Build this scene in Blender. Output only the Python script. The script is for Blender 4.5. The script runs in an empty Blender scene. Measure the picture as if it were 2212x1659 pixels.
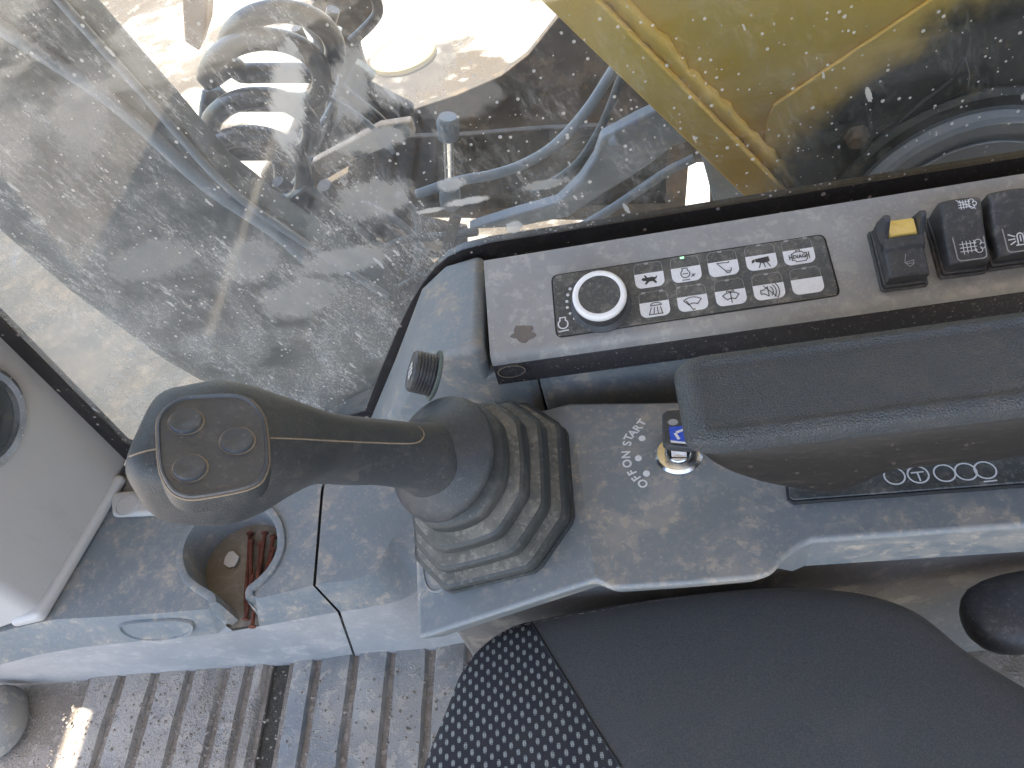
import bpy, bmesh, math, random
from mathutils import Vector, Matrix
from mathutils.bvhtree import BVHTree
R = math.radians
random.seed(7)
SC = bpy.context.scene
COL = SC.collection

# ------------------------------------------------------------------ camera
# cab frame: +X towards the rear of the cab, +Y towards the cab's right hand window, +Z up (metres)
CAM = Vector((0.0, 0.0, 1.15))
FPX = 1703.0                                  # focal length for a 2212 px wide picture
def _n(v): return Vector(v).normalized()
_down = _n((0.2005, 0.6298, 0.7505))          # world down, seen from the camera (right, down, forward)
_xc = _n((0.9797, -0.1338, -0.1494))
_xc = (_xc - _down * _xc.dot(_down)).normalized()
_zc = -_down
_yc = _zc.cross(_xc)
RIGHT = Vector((_xc.x, _yc.x, _zc.x)); DOWN = Vector((_xc.y, _yc.y, _zc.y)); FWD = Vector((_xc.z, _yc.z, _zc.z))
cd = bpy.data.cameras.new('camera'); cam = bpy.data.objects.new('camera', cd); COL.objects.link(cam)
cd.sensor_fit = 'HORIZONTAL'; cd.sensor_width = 36.0; cd.lens = 36.0 * FPX / 2212.0
cd.clip_start = 0.01; cd.clip_end = 500
M3 = Matrix((RIGHT, -DOWN, -FWD)).transposed()
cam.matrix_world = Matrix.Translation(CAM) @ M3.to_4x4()
SC.camera = cam

# ------------------------------------------------------------------ light
SUN_TO = _n((-0.10, 0.032, 0.99))
sun_el = math.asin(SUN_TO.z); sun_az = math.atan2(SUN_TO.x, SUN_TO.y)
W = bpy.data.worlds.new('World'); SC.world = W; W.use_nodes = True
wn = W.node_tree.nodes; wl = W.node_tree.links; wn.clear()
sky = wn.new('ShaderNodeTexSky'); sky.sky_type = 'NISHITA'; sky.sun_disc = False
sky.sun_elevation = sun_el; sky.sun_rotation = sun_az; sky.dust_density = 2.0; sky.air_density = 1.0
bg = wn.new('ShaderNodeBackground'); bg.inputs['Strength'].default_value = 0.14
wo = wn.new('ShaderNodeOutputWorld'); wl.new(sky.outputs[0], bg.inputs[0]); wl.new(bg.outputs[0], wo.inputs[0])
sd = bpy.data.lights.new('sun', 'SUN'); sd.energy = 4.0; sd.angle = R(0.6); sd.color = (1.0, 0.95, 0.87)
sun = bpy.data.objects.new('sun', sd); COL.objects.link(sun)
sun.rotation_euler = SUN_TO.to_track_quat('Z', 'Y').to_euler()
SC.view_settings.view_transform = 'Standard'; SC.view_settings.look = 'None'
SC.view_settings.exposure = 2.65; SC.view_settings.gamma = 1.0; SC.view_settings.use_curve_mapping = False
SC.view_settings.use_white_balance = True; SC.view_settings.white_balance_temperature = 6800; SC.view_settings.white_balance_tint = 10
SC.render.engine = 'CYCLES'
SC.cycles.max_bounces = 7; SC.cycles.transparent_max_bounces = 16
SC.cycles.caustics_reflective = False; SC.cycles.caustics_refractive = False

# ------------------------------------------------------------------ helpers
def ray(u, v):
    return RIGHT * ((u - 1106.0) / FPX) + DOWN * ((v - 829.5) / FPX) + FWD
def P(u, v, z):
    d = ray(u, v); return CAM + d * ((z - CAM.z) / d.z)
def PY(u, v, y):
    d = ray(u, v); return CAM + d * ((y - CAM.y) / d.y)
def PX(u, v, x):
    d = ray(u, v); return CAM + d * ((x - CAM.x) / d.x)
def PP(u, v, o, n):
    d = ray(u, v); return CAM + d * ((Vector(o) - CAM).dot(n) / d.dot(n))

WM = {}
def setp(o, parent, mw=None):
    mw = mw or Matrix.Identity(4)
    WM[o.name] = mw
    if parent is not None:
        o.parent = parent; o.matrix_parent_inverse = WM[parent.name].inverted()
    o.matrix_basis = mw
def tag(o, label=None, cat=None, group=None, kind=None):
    if label: o['label'] = label
    if cat: o['category'] = cat
    if group: o['group'] = group
    if kind: o['kind'] = kind
    return o
def thing(name, loc, label, cat, group=None):
    o = bpy.data.objects.new(name, None); COL.objects.link(o); o.empty_display_size = 0.05
    setp(o, None, Matrix.Translation(Vector(loc)))
    return tag(o, label, cat, group)
def mesh(name, verts, faces, mat, parent=None, smooth=35, bevel=0, bseg=3, mw=None, sub=0, label=None):
    me = bpy.data.meshes.new(name)
    me.from_pydata([tuple(v) for v in verts], [], faces)
    bm = bmesh.new(); bm.from_mesh(me)
    bmesh.ops.remove_doubles(bm, verts=bm.verts, dist=1e-6)
    bmesh.ops.recalc_face_normals(bm, faces=bm.faces)
    bm.to_mesh(me); bm.free()
    return mobj(name, me, mat, parent, smooth, bevel, bseg, mw, sub, label)
def mobj(name, me, mat, parent=None, smooth=35, bevel=0, bseg=3, mw=None, sub=0, label=None):
    o = bpy.data.objects.new(name, me); COL.objects.link(o)
    if mat is not None and not me.materials: me.materials.append(mat)
    if smooth:
        for p in me.polygons: p.use_smooth = True
        me.set_sharp_from_angle(angle=R(smooth))
    if bevel:
        b = o.modifiers.new('bevel', 'BEVEL'); b.width = bevel; b.segments = bseg
        b.limit_method = 'ANGLE'; b.angle_limit = R(28); b.harden_normals = True
    if sub:
        s = o.modifiers.new('sub', 'SUBSURF'); s.levels = sub; s.render_levels = sub
    setp(o, parent, mw)
    if label: o['label'] = label
    return o
def dup(o, parent, mw, name=None):
    c = o.copy(); COL.objects.link(c)
    setp(c, parent, mw); return c
def prism(name, pts, off, mat, parent=None, **k):
    """polygon (list of 3-D points) extruded by the vector off"""
    off = Vector(off); n = len(pts); a = [Vector(p) for p in pts]; b = [p + off for p in a]
    f = [list(range(n)), list(range(2 * n - 1, n - 1, -1))]
    f += [[i, (i + 1) % n, n + (i + 1) % n, n + i] for i in range(n)]
    return mesh(name, a + b, f, mat, parent, **k)
def loft_vf(rings, cap=True, closed=True):
    n = len(rings[0]); v = [p for r in rings for p in r]; f = []
    for i in range(len(rings) - 1):
        for j in range(n if closed else n - 1):
            k = (j + 1) % n
            f.append([i * n + j, i * n + k, (i + 1) * n + k, (i + 1) * n + j])
    if cap:
        f.append(list(range(n))[::-1]); f.append(list(range((len(rings) - 1) * n, len(rings) * n)))
    return v, f
def loft(name, rings, mat, parent=None, cap=True, closed=True, **k):
    v, f = loft_vf(rings, cap, closed); return mesh(name, v, f, mat, parent, **k)
def frame(o, n, xh=(1, 0, 0)):
    n = Vector(n).normalized(); x = Vector(xh); x = (x - n * x.dot(n)).normalized(); y = n.cross(x)
    m = Matrix((x, y, n)).transposed().to_4x4(); return Matrix.Translation(Vector(o)) @ m
def lathe(name, prof, mat, parent=None, mw=None, seg=48, cap=True, bake=True, **k):
    """profile [(radius, height)] turned round local Z"""
    rings = [[Vector((r * math.cos(2 * math.pi * i / seg), r * math.sin(2 * math.pi * i / seg), h)) for i in range(seg)] for r, h in prof]
    if bake and mw is not None:
        rings = [[mw @ p for p in r] for r in rings]; mw = None
    return loft(name, rings, mat, parent, cap=cap, mw=mw, **k)
def catmull(pts, n=10, closed=False):
    pts = [Vector(p) for p in pts]; out = []; N = len(pts)
    rng = range(N) if closed else range(N - 1)
    for i in rng:
        if closed: p0, p1, p2, p3 = pts[(i - 1) % N], pts[i], pts[(i + 1) % N], pts[(i + 2) % N]
        else: p0, p1, p2, p3 = pts[max(i - 1, 0)], pts[i], pts[i + 1], pts[min(i + 2, N - 1)]
        for j in range(n):
            t = j / n; t2 = t * t; t3 = t2 * t
            out.append(0.5 * ((2 * p1) + (p2 - p0) * t + (2 * p0 - 5 * p1 + 4 * p2 - p3) * t2 + (3 * p1 - p0 - 3 * p2 + p3) * t3))
    if not closed: out.append(pts[-1].copy())
    return out
def tube_vf(path, rad, seg=12, closed=False, base=0, squash=1.0):
    path = [Vector(p) for p in path]; n = len(path); rings = []; up = None
    for i in range(n):
        a = path[(i - 1) % n] if (closed or i > 0) else path[0]
        b = path[(i + 1) % n] if (closed or i < n - 1) else path[-1]
        t = (b - a).normalized()
        if up is None:
            up = Vector((0, 0, 1)) if abs(t.z) < 0.9 else Vector((1, 0, 0))
        up = (up - t * up.dot(t)).normalized(); s = t.cross(up)
        r = rad(i / (n - 1)) if callable(rad) else rad
        rings.append([path[i] + (up * math.cos(2 * math.pi * j / seg) * squash + s * math.sin(2 * math.pi * j / seg)) * r for j in range(seg)])
    v = [p for r in rings for p in r]; f = []
    m = n if closed else n - 1
    for i in range(m):
        for j in range(seg):
            k = (j + 1) % seg; i2 = (i + 1) % n
            f.append([base + i * seg + j, base + i * seg + k, base + i2 * seg + k, base + i2 * seg + j])
    if not closed:
        f.append([base + j for j in range(seg)][::-1]); f.append([base + (n - 1) * seg + j for j in range(seg)])
    return v, f
def tube(name, path, rad, mat, parent=None, seg=12, closed=False, **k):
    v, f = tube_vf(path, rad, seg, closed); return mesh(name, v, f, mat, parent, smooth=k.pop('smooth', 60), **k)
def ribbons(name, fr, lines, w, mat, parent, fills=(), lift=0.0004):
    """flat print: polylines of width w and filled polygons in the local frame fr (metres)"""
    V = []; F = []
    for ln in lines:
        for (x0, y0), (x1, y1) in zip(ln[:-1], ln[1:]):
            d = Vector((x1 - x0, y1 - y0)); L = d.length
            if L < 1e-7: continue
            d /= L; nx, ny = -d.y * w / 2, d.x * w / 2; ex, ey = d.x * w / 2, d.y * w / 2
            b = len(V); lf = lift + 0.00001 * (len(F) % 7)
            for x, y in ((x0 + nx - ex, y0 + ny - ey), (x0 - nx - ex, y0 - ny - ey), (x1 - nx + ex, y1 - ny + ey), (x1 + nx + ex, y1 + ny + ey)):
                V.append(fr @ Vector((x, y, lf)))
            F.append([b, b + 1, b + 2, b + 3])
    for pl in fills:
        b = len(V); lf = lift + 0.00001 * (len(F) % 7)
        V += [fr @ Vector((x, y, lf)) for x, y in pl]; F.append(list(range(b, b + len(pl))))
    return mesh(name, V, F, mat, parent, smooth=0)
def circ(cx, cy, r, n=20, a0=0, a1=360, ry=None):
    ry = ry or r
    return [(cx + r * math.cos(R(a0 + (a1 - a0) * i / n)), cy + ry * math.sin(R(a0 + (a1 - a0) * i / n))) for i in range(n + 1)]
def rrect(w, h, r, n=6):
    out = []
    for cx, cy, a in ((w / 2 - r, h / 2 - r, 0), (-w / 2 + r, h / 2 - r, 90), (-w / 2 + r, -h / 2 + r, 180), (w / 2 - r, -h / 2 + r, 270)):
        out += [(cx + r * math.cos(R(a + 90 * i / n)), cy + r * math.sin(R(a + 90 * i / n))) for i in range(n + 1)]
    return out
def bvh_of(*objs):
    dg = bpy.context.evaluated_depsgraph_get(); dg.update()
    V = []; F = []
    for o in objs:
        e = o.evaluated_get(dg); me = e.to_mesh(); b = len(V)
        V += [e.matrix_world @ v.co for v in me.vertices]; F += [[b + i for i in p.vertices] for p in me.polygons]
        e.to_mesh_clear()
    return BVHTree.FromPolygons(V, F)
def hit(bvh, u, v, lift=0.0):
    h = bvh.ray_cast(CAM, ray(u, v).normalized())
    return None if h[0] is None else h[0] - ray(u, v).normalized() * lift
def text_mesh(s, size):
    c = bpy.data.curves.new('t', 'FONT'); c.body = s; c.size = size; c.align_x = 'CENTER'; c.align_y = 'CENTER'; c.offset = size * 0.03
    o = bpy.data.objects.new('t', c); COL.objects.link(o)
    dg = bpy.context.evaluated_depsgraph_get(); dg.update()
    me = o.evaluated_get(dg).to_mesh()
    v = [x.co.copy() for x in me.vertices]; f = [list(p.vertices) for p in me.polygons]
    o.evaluated_get(dg).to_mesh_clear(); bpy.data.objects.remove(o); bpy.data.curves.remove(c)
    return v, f

# ------------------------------------------------------------------ materials
class NT:
    def __init__(s, name):
        s.m = bpy.data.materials.new(name); s.m.use_nodes = True; s.t = s.m.node_tree; s.t.nodes.clear()
        s.out = s.n('ShaderNodeOutputMaterial')
    def n(s, typ, **k):
        nd = s.t.nodes.new(typ)
        for a, b in k.items(): setattr(nd, a, b)
        return nd
    def l(s, a, b): s.t.links.new(a, b)
    def val(s, sock, x):
        if hasattr(x, 'is_output') or hasattr(x, 'links'): s.l(x, sock)
        else: sock.default_value = x
    def math(s, op, a, b=0.0, c=0.0, clamp=False):
        nd = s.n('ShaderNodeMath', operation=op, use_clamp=clamp)
        s.val(nd.inputs[0], a); s.val(nd.inputs[1], b); s.val(nd.inputs[2], c); return nd.outputs[0]
    def coord(s): return s.n('ShaderNodeTexCoord').outputs['Object']
    def mapping(s, vec, scale=(1, 1, 1), rot=(0, 0, 0), loc=(0, 0, 0)):
        nd = s.n('ShaderNodeMapping'); nd.inputs['Scale'].default_value = scale; nd.inputs['Rotation'].default_value = rot
        nd.inputs['Location'].default_value = loc; s.l(vec, nd.inputs[0]); return nd.outputs[0]
    def noise(s, vec, scale, detail=5, rough=0.6, dist=0):
        nd = s.n('ShaderNodeTexNoise'); nd.inputs['Scale'].default_value = scale; nd.inputs['Detail'].default_value = detail
        nd.inputs['Roughness'].default_value = rough; nd.inputs['Distortion'].default_value = dist; s.l(vec, nd.inputs['Vector']); return nd.outputs['Fac']
    def vor(s, vec, scale, feature='F1', out='Distance', rnd=1.0):
        nd = s.n('ShaderNodeTexVoronoi', feature=feature); nd.inputs['Scale'].default_value = scale; nd.inputs['Randomness'].default_value = rnd
        s.l(vec, nd.inputs['Vector']); return nd.outputs[out]
    def rng(s, x, a, b, c=0.0, d=1.0):
        nd = s.n('ShaderNodeMapRange', interpolation_type='SMOOTHSTEP'); s.l(x, nd.inputs[0])
        for i, q in enumerate((a, b, c, d)): nd.inputs[i + 1].default_value = q
        return nd.outputs[0]
    def mix(s, f, a, b):
        nd = s.n('ShaderNodeMix', data_type='RGBA'); s.val(nd.inputs[0], f)
        s.val(nd.inputs[6], a if hasattr(a, 'links') else (*a, 1)); s.val(nd.inputs[7], b if hasattr(b, 'links') else (*b, 1)); return nd.outputs[2]
    def bump(s, h, strength, dist):
        nd = s.n('ShaderNodeBump'); nd.inputs['Strength'].default_value = strength; nd.inputs['Distance'].default_value = dist
        s.l(h, nd.inputs['Height']); return nd.outputs[0]
    def bsdf(s, col, rough=0.5, metal=0.0, normal=None, spec=0.5):
        nd = s.n('ShaderNodeBsdfPrincipled'); s.val(nd.inputs['Base Color'], col if hasattr(col, 'links') else (*col, 1))
        s.val(nd.inputs['Roughness'], rough); s.val(nd.inputs['Metallic'], metal); nd.inputs['Specular IOR Level'].default_value = spec
        if normal is not None: s.l(normal, nd.inputs['Normal'])
        return nd
    def done(s, sh): s.l(sh, s.out.inputs['Surface']); return s.m
DUST = (0.40, 0.345, 0.28)
def dusty(name, base, dust=DUST, amt=0.7, s1=14, lo=0.47, hi=0.72, fine=0.35, s2=170, rough=0.5, metal=0.0, grain=900, gb=0.25, gd=0.0004,
          speck=0.5, sspeck=260, film=0.12, spec=0.5, stretch=None, base2=None, leather=0):
    t = NT(name); c = t.coord(); v = t.mapping(c, stretch) if stretch else c
    n1 = t.noise(v, s1, 5, 0.66, 0.4); n2 = t.noise(v, s2, 4, 0.7); n3 = t.noise(c, s1 * 0.33, 3, 0.5)
    n4 = t.noise(v, s1 * 4.5, 4, 0.72, 0.2)
    big = t.math('ADD', t.math('MULTIPLY', t.rng(n1, lo, hi), 0.5), t.math('MULTIPLY', t.rng(n4, 0.52, 0.60), t.rng(n1, lo - 0.12, hi - 0.04, 0.0, 0.75)), clamp=True)
    fin = t.math('MULTIPLY', t.rng(n2, 0.5, 0.72), fine)
    fin = t.math('MULTIPLY', fin, t.rng(n3, 0.32, 0.62, 0.25, 1.0))
    f = t.math('MAXIMUM', t.math('MULTIPLY', big, amt), fin)
    f = t.math('ADD', f, t.rng(n3, 0.2, 0.8, film * 0.4, film * 1.4), clamp=True)
    if speck:
        vn = t.n('ShaderNodeTexVoronoi', feature='F1'); vn.inputs['Scale'].default_value = sspeck; t.l(c, vn.inputs['Vector'])
        rad = t.n('ShaderNodeSeparateColor'); t.l(vn.outputs['Color'], rad.inputs[0])
        sp = t.math('LESS_THAN', vn.outputs['Distance'], t.math('MULTIPLY', t.math('POWER', rad.outputs[0], 9.0), 0.42))
        f = t.math('MAXIMUM', f, t.math('MULTIPLY', sp, speck))
    b = base
    if base2 is not None: b = t.mix(t.rng(t.noise(v, s1 * 0.6, 4), 0.42, 0.6), base, base2)
    col = t.mix(f, b, dust)
    r = t.math('ADD', rough, t.math('MULTIPLY', f, 0.85 - rough), clamp=True)
    if leather:
        h = t.vor(c, leather, 'DISTANCE_TO_EDGE'); h = t.math('ADD', t.rng(h, 0.0, 0.25), t.math('MULTIPLY', f, 0.4)); nb = t.bump(h, gb, gd)
    else:
        h = t.math('ADD', t.noise(c, grain, 3, 0.6), t.math('MULTIPLY', f, 1.3)); nb = t.bump(h, gb, gd)
    return t.done(t.bsdf(col, r, t.math('MULTIPLY', metal, t.math('SUBTRACT', 1.0, f, clamp=True)) if metal else 0.0, nb, spec).outputs[0])
def plain(name, col, rough=0.5, metal=0.0, emit=0):
    t = NT(name); c = t.coord(); n = t.noise(c, 320, 4)
    k = t.mix(t.rng(n, 0.3, 0.75, 0.0, 0.35), col, tuple(min(1, x * 0.65 + 0.06) for x in col))
    b = t.bsdf(k, t.rng(n, 0.3, 0.8, rough * 0.8, min(1, rough * 1.3)), metal)
    if emit: b.inputs['Emission Color'].default_value = (*col, 1); b.inputs['Emission Strength'].default_value = emit
    return t.done(b.outputs[0])
M = {}
M['console'] = dusty('console_plastic', (0.160, 0.188, 0.207), amt=0.8, s1=22, lo=0.47, hi=0.68, fine=0.5, s2=210, rough=0.42)
M['console_pale'] = dusty('console_plastic_dusty', (0.20, 0.215, 0.225), dust=(0.40, 0.37, 0.35), amt=0.7, s1=12, lo=0.40, hi=0.66, fine=0.5, s2=160, rough=0.5, film=0.6)
M['pod'] = dusty('pod_plastic', (0.158, 0.184, 0.202), amt=0.75, s1=20, lo=0.48, hi=0.66, fine=0.42, s2=190, rough=0.36)
M['under'] = dusty('under_plastic', (0.10, 0.10, 0.105), amt=0.5, s1=9, lo=0.45, hi=0.7, fine=0.2, rough=0.6, film=0.2)
M['pillar'] = dusty('pillar_plastic', (0.50, 0.475, 0.45), dust=(0.36, 0.31, 0.26), amt=0.22, s1=9, lo=0.5, hi=0.75, fine=0.1, rough=0.45, film=0.05, speck=0.15, stretch=(1, 1, 0.35))
M['panel'] = dusty('panel_plastic', (0.225, 0.23, 0.235), dust=(0.46, 0.44, 0.41), amt=0.55, s1=16, lo=0.36, hi=0.70, fine=0.5, s2=300, rough=0.38, film=0.22, gb=0.12)
M['panel_gloss'] = dusty('panel_front_plastic', (0.035, 0.034, 0.04), amt=0.25, s1=14, lo=0.55, hi=0.8, fine=0.12, s2=260, rough=0.2, film=0.04, gb=0.02, speck=0.35, sspeck=420)
M['keypad'] = dusty('keypad_film', (0.042, 0.048, 0.050), dust=(0.30, 0.275, 0.24), amt=0.6, s1=26, lo=0.46, hi=0.72, fine=0.55, s2=330, rough=0.35, film=0.07, sspeck=420)
M['rubber'] = dusty('grip_rubber', (0.028, 0.034, 0.039), dust=(0.22, 0.20, 0.175), amt=0.22, s1=18, lo=0.48, hi=0.74, fine=0.18, s2=260, rough=0.42, film=0.03, leather=820, gb=0.35, gd=0.0005, speck=0.3, sspeck=420)
M['rubber_smooth'] = dusty('button_rubber', (0.062, 0.072, 0.086), dust=(0.30, 0.26, 0.22), amt=0.25, s1=40, lo=0.5, hi=0.75, fine=0.18, s2=300, rough=0.38, film=0.07, gb=0.08, speck=0.3, sspeck=420)
M['boot'] = dusty('boot_rubber', (0.020, 0.025, 0.026), dust=(0.18, 0.17, 0.15), amt=0.28, s1=22, lo=0.44, hi=0.68, fine=0.4, s2=240, rough=0.5, film=0.1)
M['boot_dirt'] = dusty('boot_fold_dust', (0.050, 0.053, 0.050), dust=(0.20, 0.185, 0.155), amt=0.9, s1=34, lo=0.36, hi=0.62, fine=0.5, s2=320, rough=0.9, film=0.3, gb=0.5, gd=0.0008)
M['dirt_line'] = dusty('dirt_in_joint', (0.22, 0.17, 0.12), dust=(0.34, 0.28, 0.21), amt=0.6, s1=90, lo=0.35, hi=0.65, rough=0.9, speck=0)
M['armrest'] = dusty('armrest_vinyl', (0.050, 0.058, 0.064), dust=(0.22, 0.18, 0.145), amt=0.22, s1=9, lo=0.48, hi=0.78, fine=0.12, s2=300, rough=0.40, film=0.05, leather=430, gb=0.6, gd=0.0011, speck=0.25, sspeck=300)
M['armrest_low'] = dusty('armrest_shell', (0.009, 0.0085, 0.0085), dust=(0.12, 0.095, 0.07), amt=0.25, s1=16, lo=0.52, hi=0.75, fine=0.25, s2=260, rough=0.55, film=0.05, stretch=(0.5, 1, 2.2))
M['black'] = dusty('black_plastic', (0.034, 0.037, 0.041), dust=(0.27, 0.24, 0.21), amt=0.4, s1=40, lo=0.5, hi=0.72, fine=0.35, s2=300, rough=0.42, film=0.06, speck=0.35, sspeck=420)
M['frit'] = dusty('window_gasket', (0.009, 0.008, 0.009), dust=(0.35, 0.29, 0.26), amt=0.15, s1=12, lo=0.55, hi=0.8, fine=0.14, s2=230, rough=0.35, film=0.03, speck=0.9, sspeck=190)
M['chrome'] = dusty('chrome', (0.78, 0.78, 0.78), amt=0.08, s1=60, lo=0.55, hi=0.75, fine=0.12, rough=0.16, metal=1.0, film=0.03, speck=0.2)
M['white'] = plain('white_print', (0.72, 0.72, 0.72), 0.5)
M['key_white'] = plain('button_white', (0.80, 0.80, 0.81), 0.45)
M['ring_white'] = plain('white_ring', (0.93, 0.92, 0.90), 0.3)
M['grey_print'] = plain('grey_print', (0.33, 0.33, 0.32), 0.6)
M['ink'] = plain('dark_print', (0.03, 0.03, 0.032), 0.6)
M['green'] = plain('green_indicator', (0.25, 0.75, 0.35), 0.4, emit=0.35)
M['yellow_lamp'] = plain('amber_lens', (0.90, 0.62, 0.16), 0.3)
M['blue'] = plain('blue_badge', (0.01, 0.08, 0.55), 0.3)
M['void'] = plain('dark_gap', (0.008, 0.008, 0.008), 0.9)
M['rust'] = dusty('rust', (0.07, 0.022, 0.015), dust=(0.28, 0.08, 0.035), amt=0.6, s1=120, lo=0.42, hi=0.66, fine=0.4, rough=0.85, speck=0, grain=1500, gb=0.6)
M['paper'] = plain('paper_scrap', (0.55, 0.53, 0.50), 0.8)
M['cup_dirt'] = dusty('cup_silt', (0.20, 0.165, 0.12), dust=(0.28, 0.24, 0.19), amt=0.7, s1=30, lo=0.35, hi=0.65, rough=0.9, speck=0.5, sspeck=160)
M['mat'] = dusty('mat_rubber', (0.165, 0.18, 0.19), dust=(0.38, 0.34, 0.29), amt=0.92, s1=12, lo=0.36, hi=0.60, fine=0.85, s2=150, rough=0.7, film=0.2, gb=0.6, gd=0.0012, grain=420)
M['mat_mud'] = dusty('mud', (0.20, 0.165, 0.13), dust=(0.37, 0.32, 0.27), amt=0.8, s1=18, lo=0.4, hi=0.62, fine=0.5, s2=120, rough=0.95, gb=0.9, gd=0.002, grain=260, speck=0.8, sspeck=120)
M['mat_caked'] = dusty('mud_caked_rubber', (0.19, 0.185, 0.18), dust=(0.36, 0.315, 0.265), amt=1.0, s1=10, lo=0.28, hi=0.52, fine=0.9, s2=130, rough=0.85, film=0.35, gb=0.9, gd=0.002, grain=300)
M['mat_slot'] = dusty('wet_grit', (0.045, 0.04, 0.03), dust=(0.2, 0.17, 0.13), amt=0.4, s1=60, lo=0.5, hi=0.7, fine=0.5, s2=160, rough=0.8, gb=0.9, gd=0.002, grain=300, speck=0.9, sspeck=110)
M['deck'] = dusty('muddy_deck', (0.022, 0.019, 0.016), dust=(0.095, 0.066, 0.042), amt=0.8, s1=7, lo=0.42, hi=0.62, fine=0.3, s2=60, rough=0.7, speck=0)
M['brown'] = dusty('muddy_steel', (0.028, 0.024, 0.020), dust=(0.15, 0.10, 0.06), amt=0.8, s1=3.2, lo=0.40, hi=0.62, fine=0.3, s2=45, rough=0.75, speck=0.2, sspeck=60)
M['steel_dark'] = dusty('dark_steel', (0.030, 0.045, 0.056), dust=(0.2, 0.175, 0.14), amt=0.35, s1=6, lo=0.5, hi=0.72, fine=0.2, s2=70, rough=0.45, speck=0.3, sspeck=90)
M['steel_blue'] = dusty('blue_grey_paint', (0.14, 0.175, 0.22), amt=0.25, s1=6, lo=0.5, hi=0.75, fine=0.15, s2=80, rough=0.45, speck=0.3, sspeck=80)
M['hose'] = dusty('hose_rubber', (0.007, 0.008, 0.010), dust=(0.10, 0.09, 0.08), amt=0.12, film=0.02, s1=9, lo=0.5, hi=0.75, fine=0.15, s2=90, rough=0.3, speck=0)
M['hose_grey'] = dusty('grey_hose', (0.13, 0.17, 0.22), amt=0.25, s1=9, lo=0.5, hi=0.75, fine=0.15, s2=90, rough=0.42, speck=0)
M['tan'] = dusty('dusty_bracket', (0.30, 0.22, 0.15), dust=(0.55, 0.46, 0.36), amt=0.8, s1=9, lo=0.35, hi=0.6, rough=0.85, speck=0)
M['shade_toned_mud'] = dusty('shade_toned_mud', (0.012, 0.011, 0.009), dust=(0.045, 0.035, 0.026), amt=0.9, s1=5, lo=0.42, hi=0.62, fine=0.5, s2=40, rough=0.8, speck=0)  # mud for the track frame, kept extra dark so its colour stands in for shade
def fabric_plain():
    t = NT('seat_cloth'); c = t.coord()
    w = t.noise(c, 900, 2, 0.7); n = t.noise(c, 9, 5, 0.6); d = t.math('ADD', t.rng(n, 0.5, 0.78, 0.0, 0.10), t.rng(w, 0.42, 0.62, 0.0, 0.22))
    fl = t.rng(t.noise(c, 420, 3, 0.7), 0.62, 0.75, 0, 0.18)
    f = t.math('ADD', d, fl, clamp=True)
    col = t.mix(f, (0.056, 0.060, 0.060), (0.18, 0.16, 0.14))
    b = t.bsdf(col, 0.9, 0, t.bump(w, 0.5, 0.0006), 0.25); b.inputs['Sheen Weight'].default_value = 0.25
    return t.done(b.outputs[0])
def fabric_pattern():
    t = NT('seat_pattern_cloth'); c = t.mapping(t.coord(), (1, 1, 1), (0, 0, R(-4)))
    s = t.n('ShaderNodeSeparateXYZ'); t.l(c, s.inputs[0])
    px, py = 0.0108, 0.0057
    row = t.math('FLOOR', t.math('DIVIDE', s.outputs[1], py))
    odd = t.math('MULTIPLY', t.math('MODULO', t.math('ABSOLUTE', row), 2.0), 0.5)
    fx = t.math('SUBTRACT', t.math('FRACT', t.math('ADD', t.math('DIVIDE', s.outputs[0], px), odd)), 0.5)
    fy = t.math('SUBTRACT', t.math('FRACT', t.math('DIVIDE', s.outputs[1], py)), 0.5)
    ex = t.math('DIVIDE', t.math('MULTIPLY', fx, px), 0.0016); ey = t.math('DIVIDE', t.math('MULTIPLY', fy, py), 0.0029)
    wob = t.math('MULTIPLY', t.math('SINE', t.math('MULTIPLY', s.outputs[1], 5200.0)), 0.22)
    r = t.math('ADD', t.math('SQRT', t.math('ADD', t.math('MULTIPLY', ex, ex), t.math('MULTIPLY', ey, ey))), wob)
    m = t.rng(r, 0.72, 1.0, 1.0, 0.0)
    line = t.rng(t.math('ABSOLUTE', ex), 0.08, 0.2, 0.35, 1.0)
    m = t.math('MULTIPLY', t.math('MULTIPLY', m, line), t.rng(t.noise(c, 900, 3), 0.3, 0.6, 0.55, 1.0))
    n = t.noise(c, 9, 5); f = t.rng(n, 0.5, 0.8, 0.0, 0.15)
    base = t.mix(f, (0.030, 0.030, 0.035), (0.15, 0.13, 0.11))
    col = t.mix(m, base, (0.33, 0.35, 0.33))
    b = t.bsdf(col, 0.9, 0, t.bump(t.math('ADD', t.noise(c, 1400, 2), t.math('MULTIPLY', m, 0.6)), 0.5, 0.0006), 0.25)
    return t.done(b.outputs[0])
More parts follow.
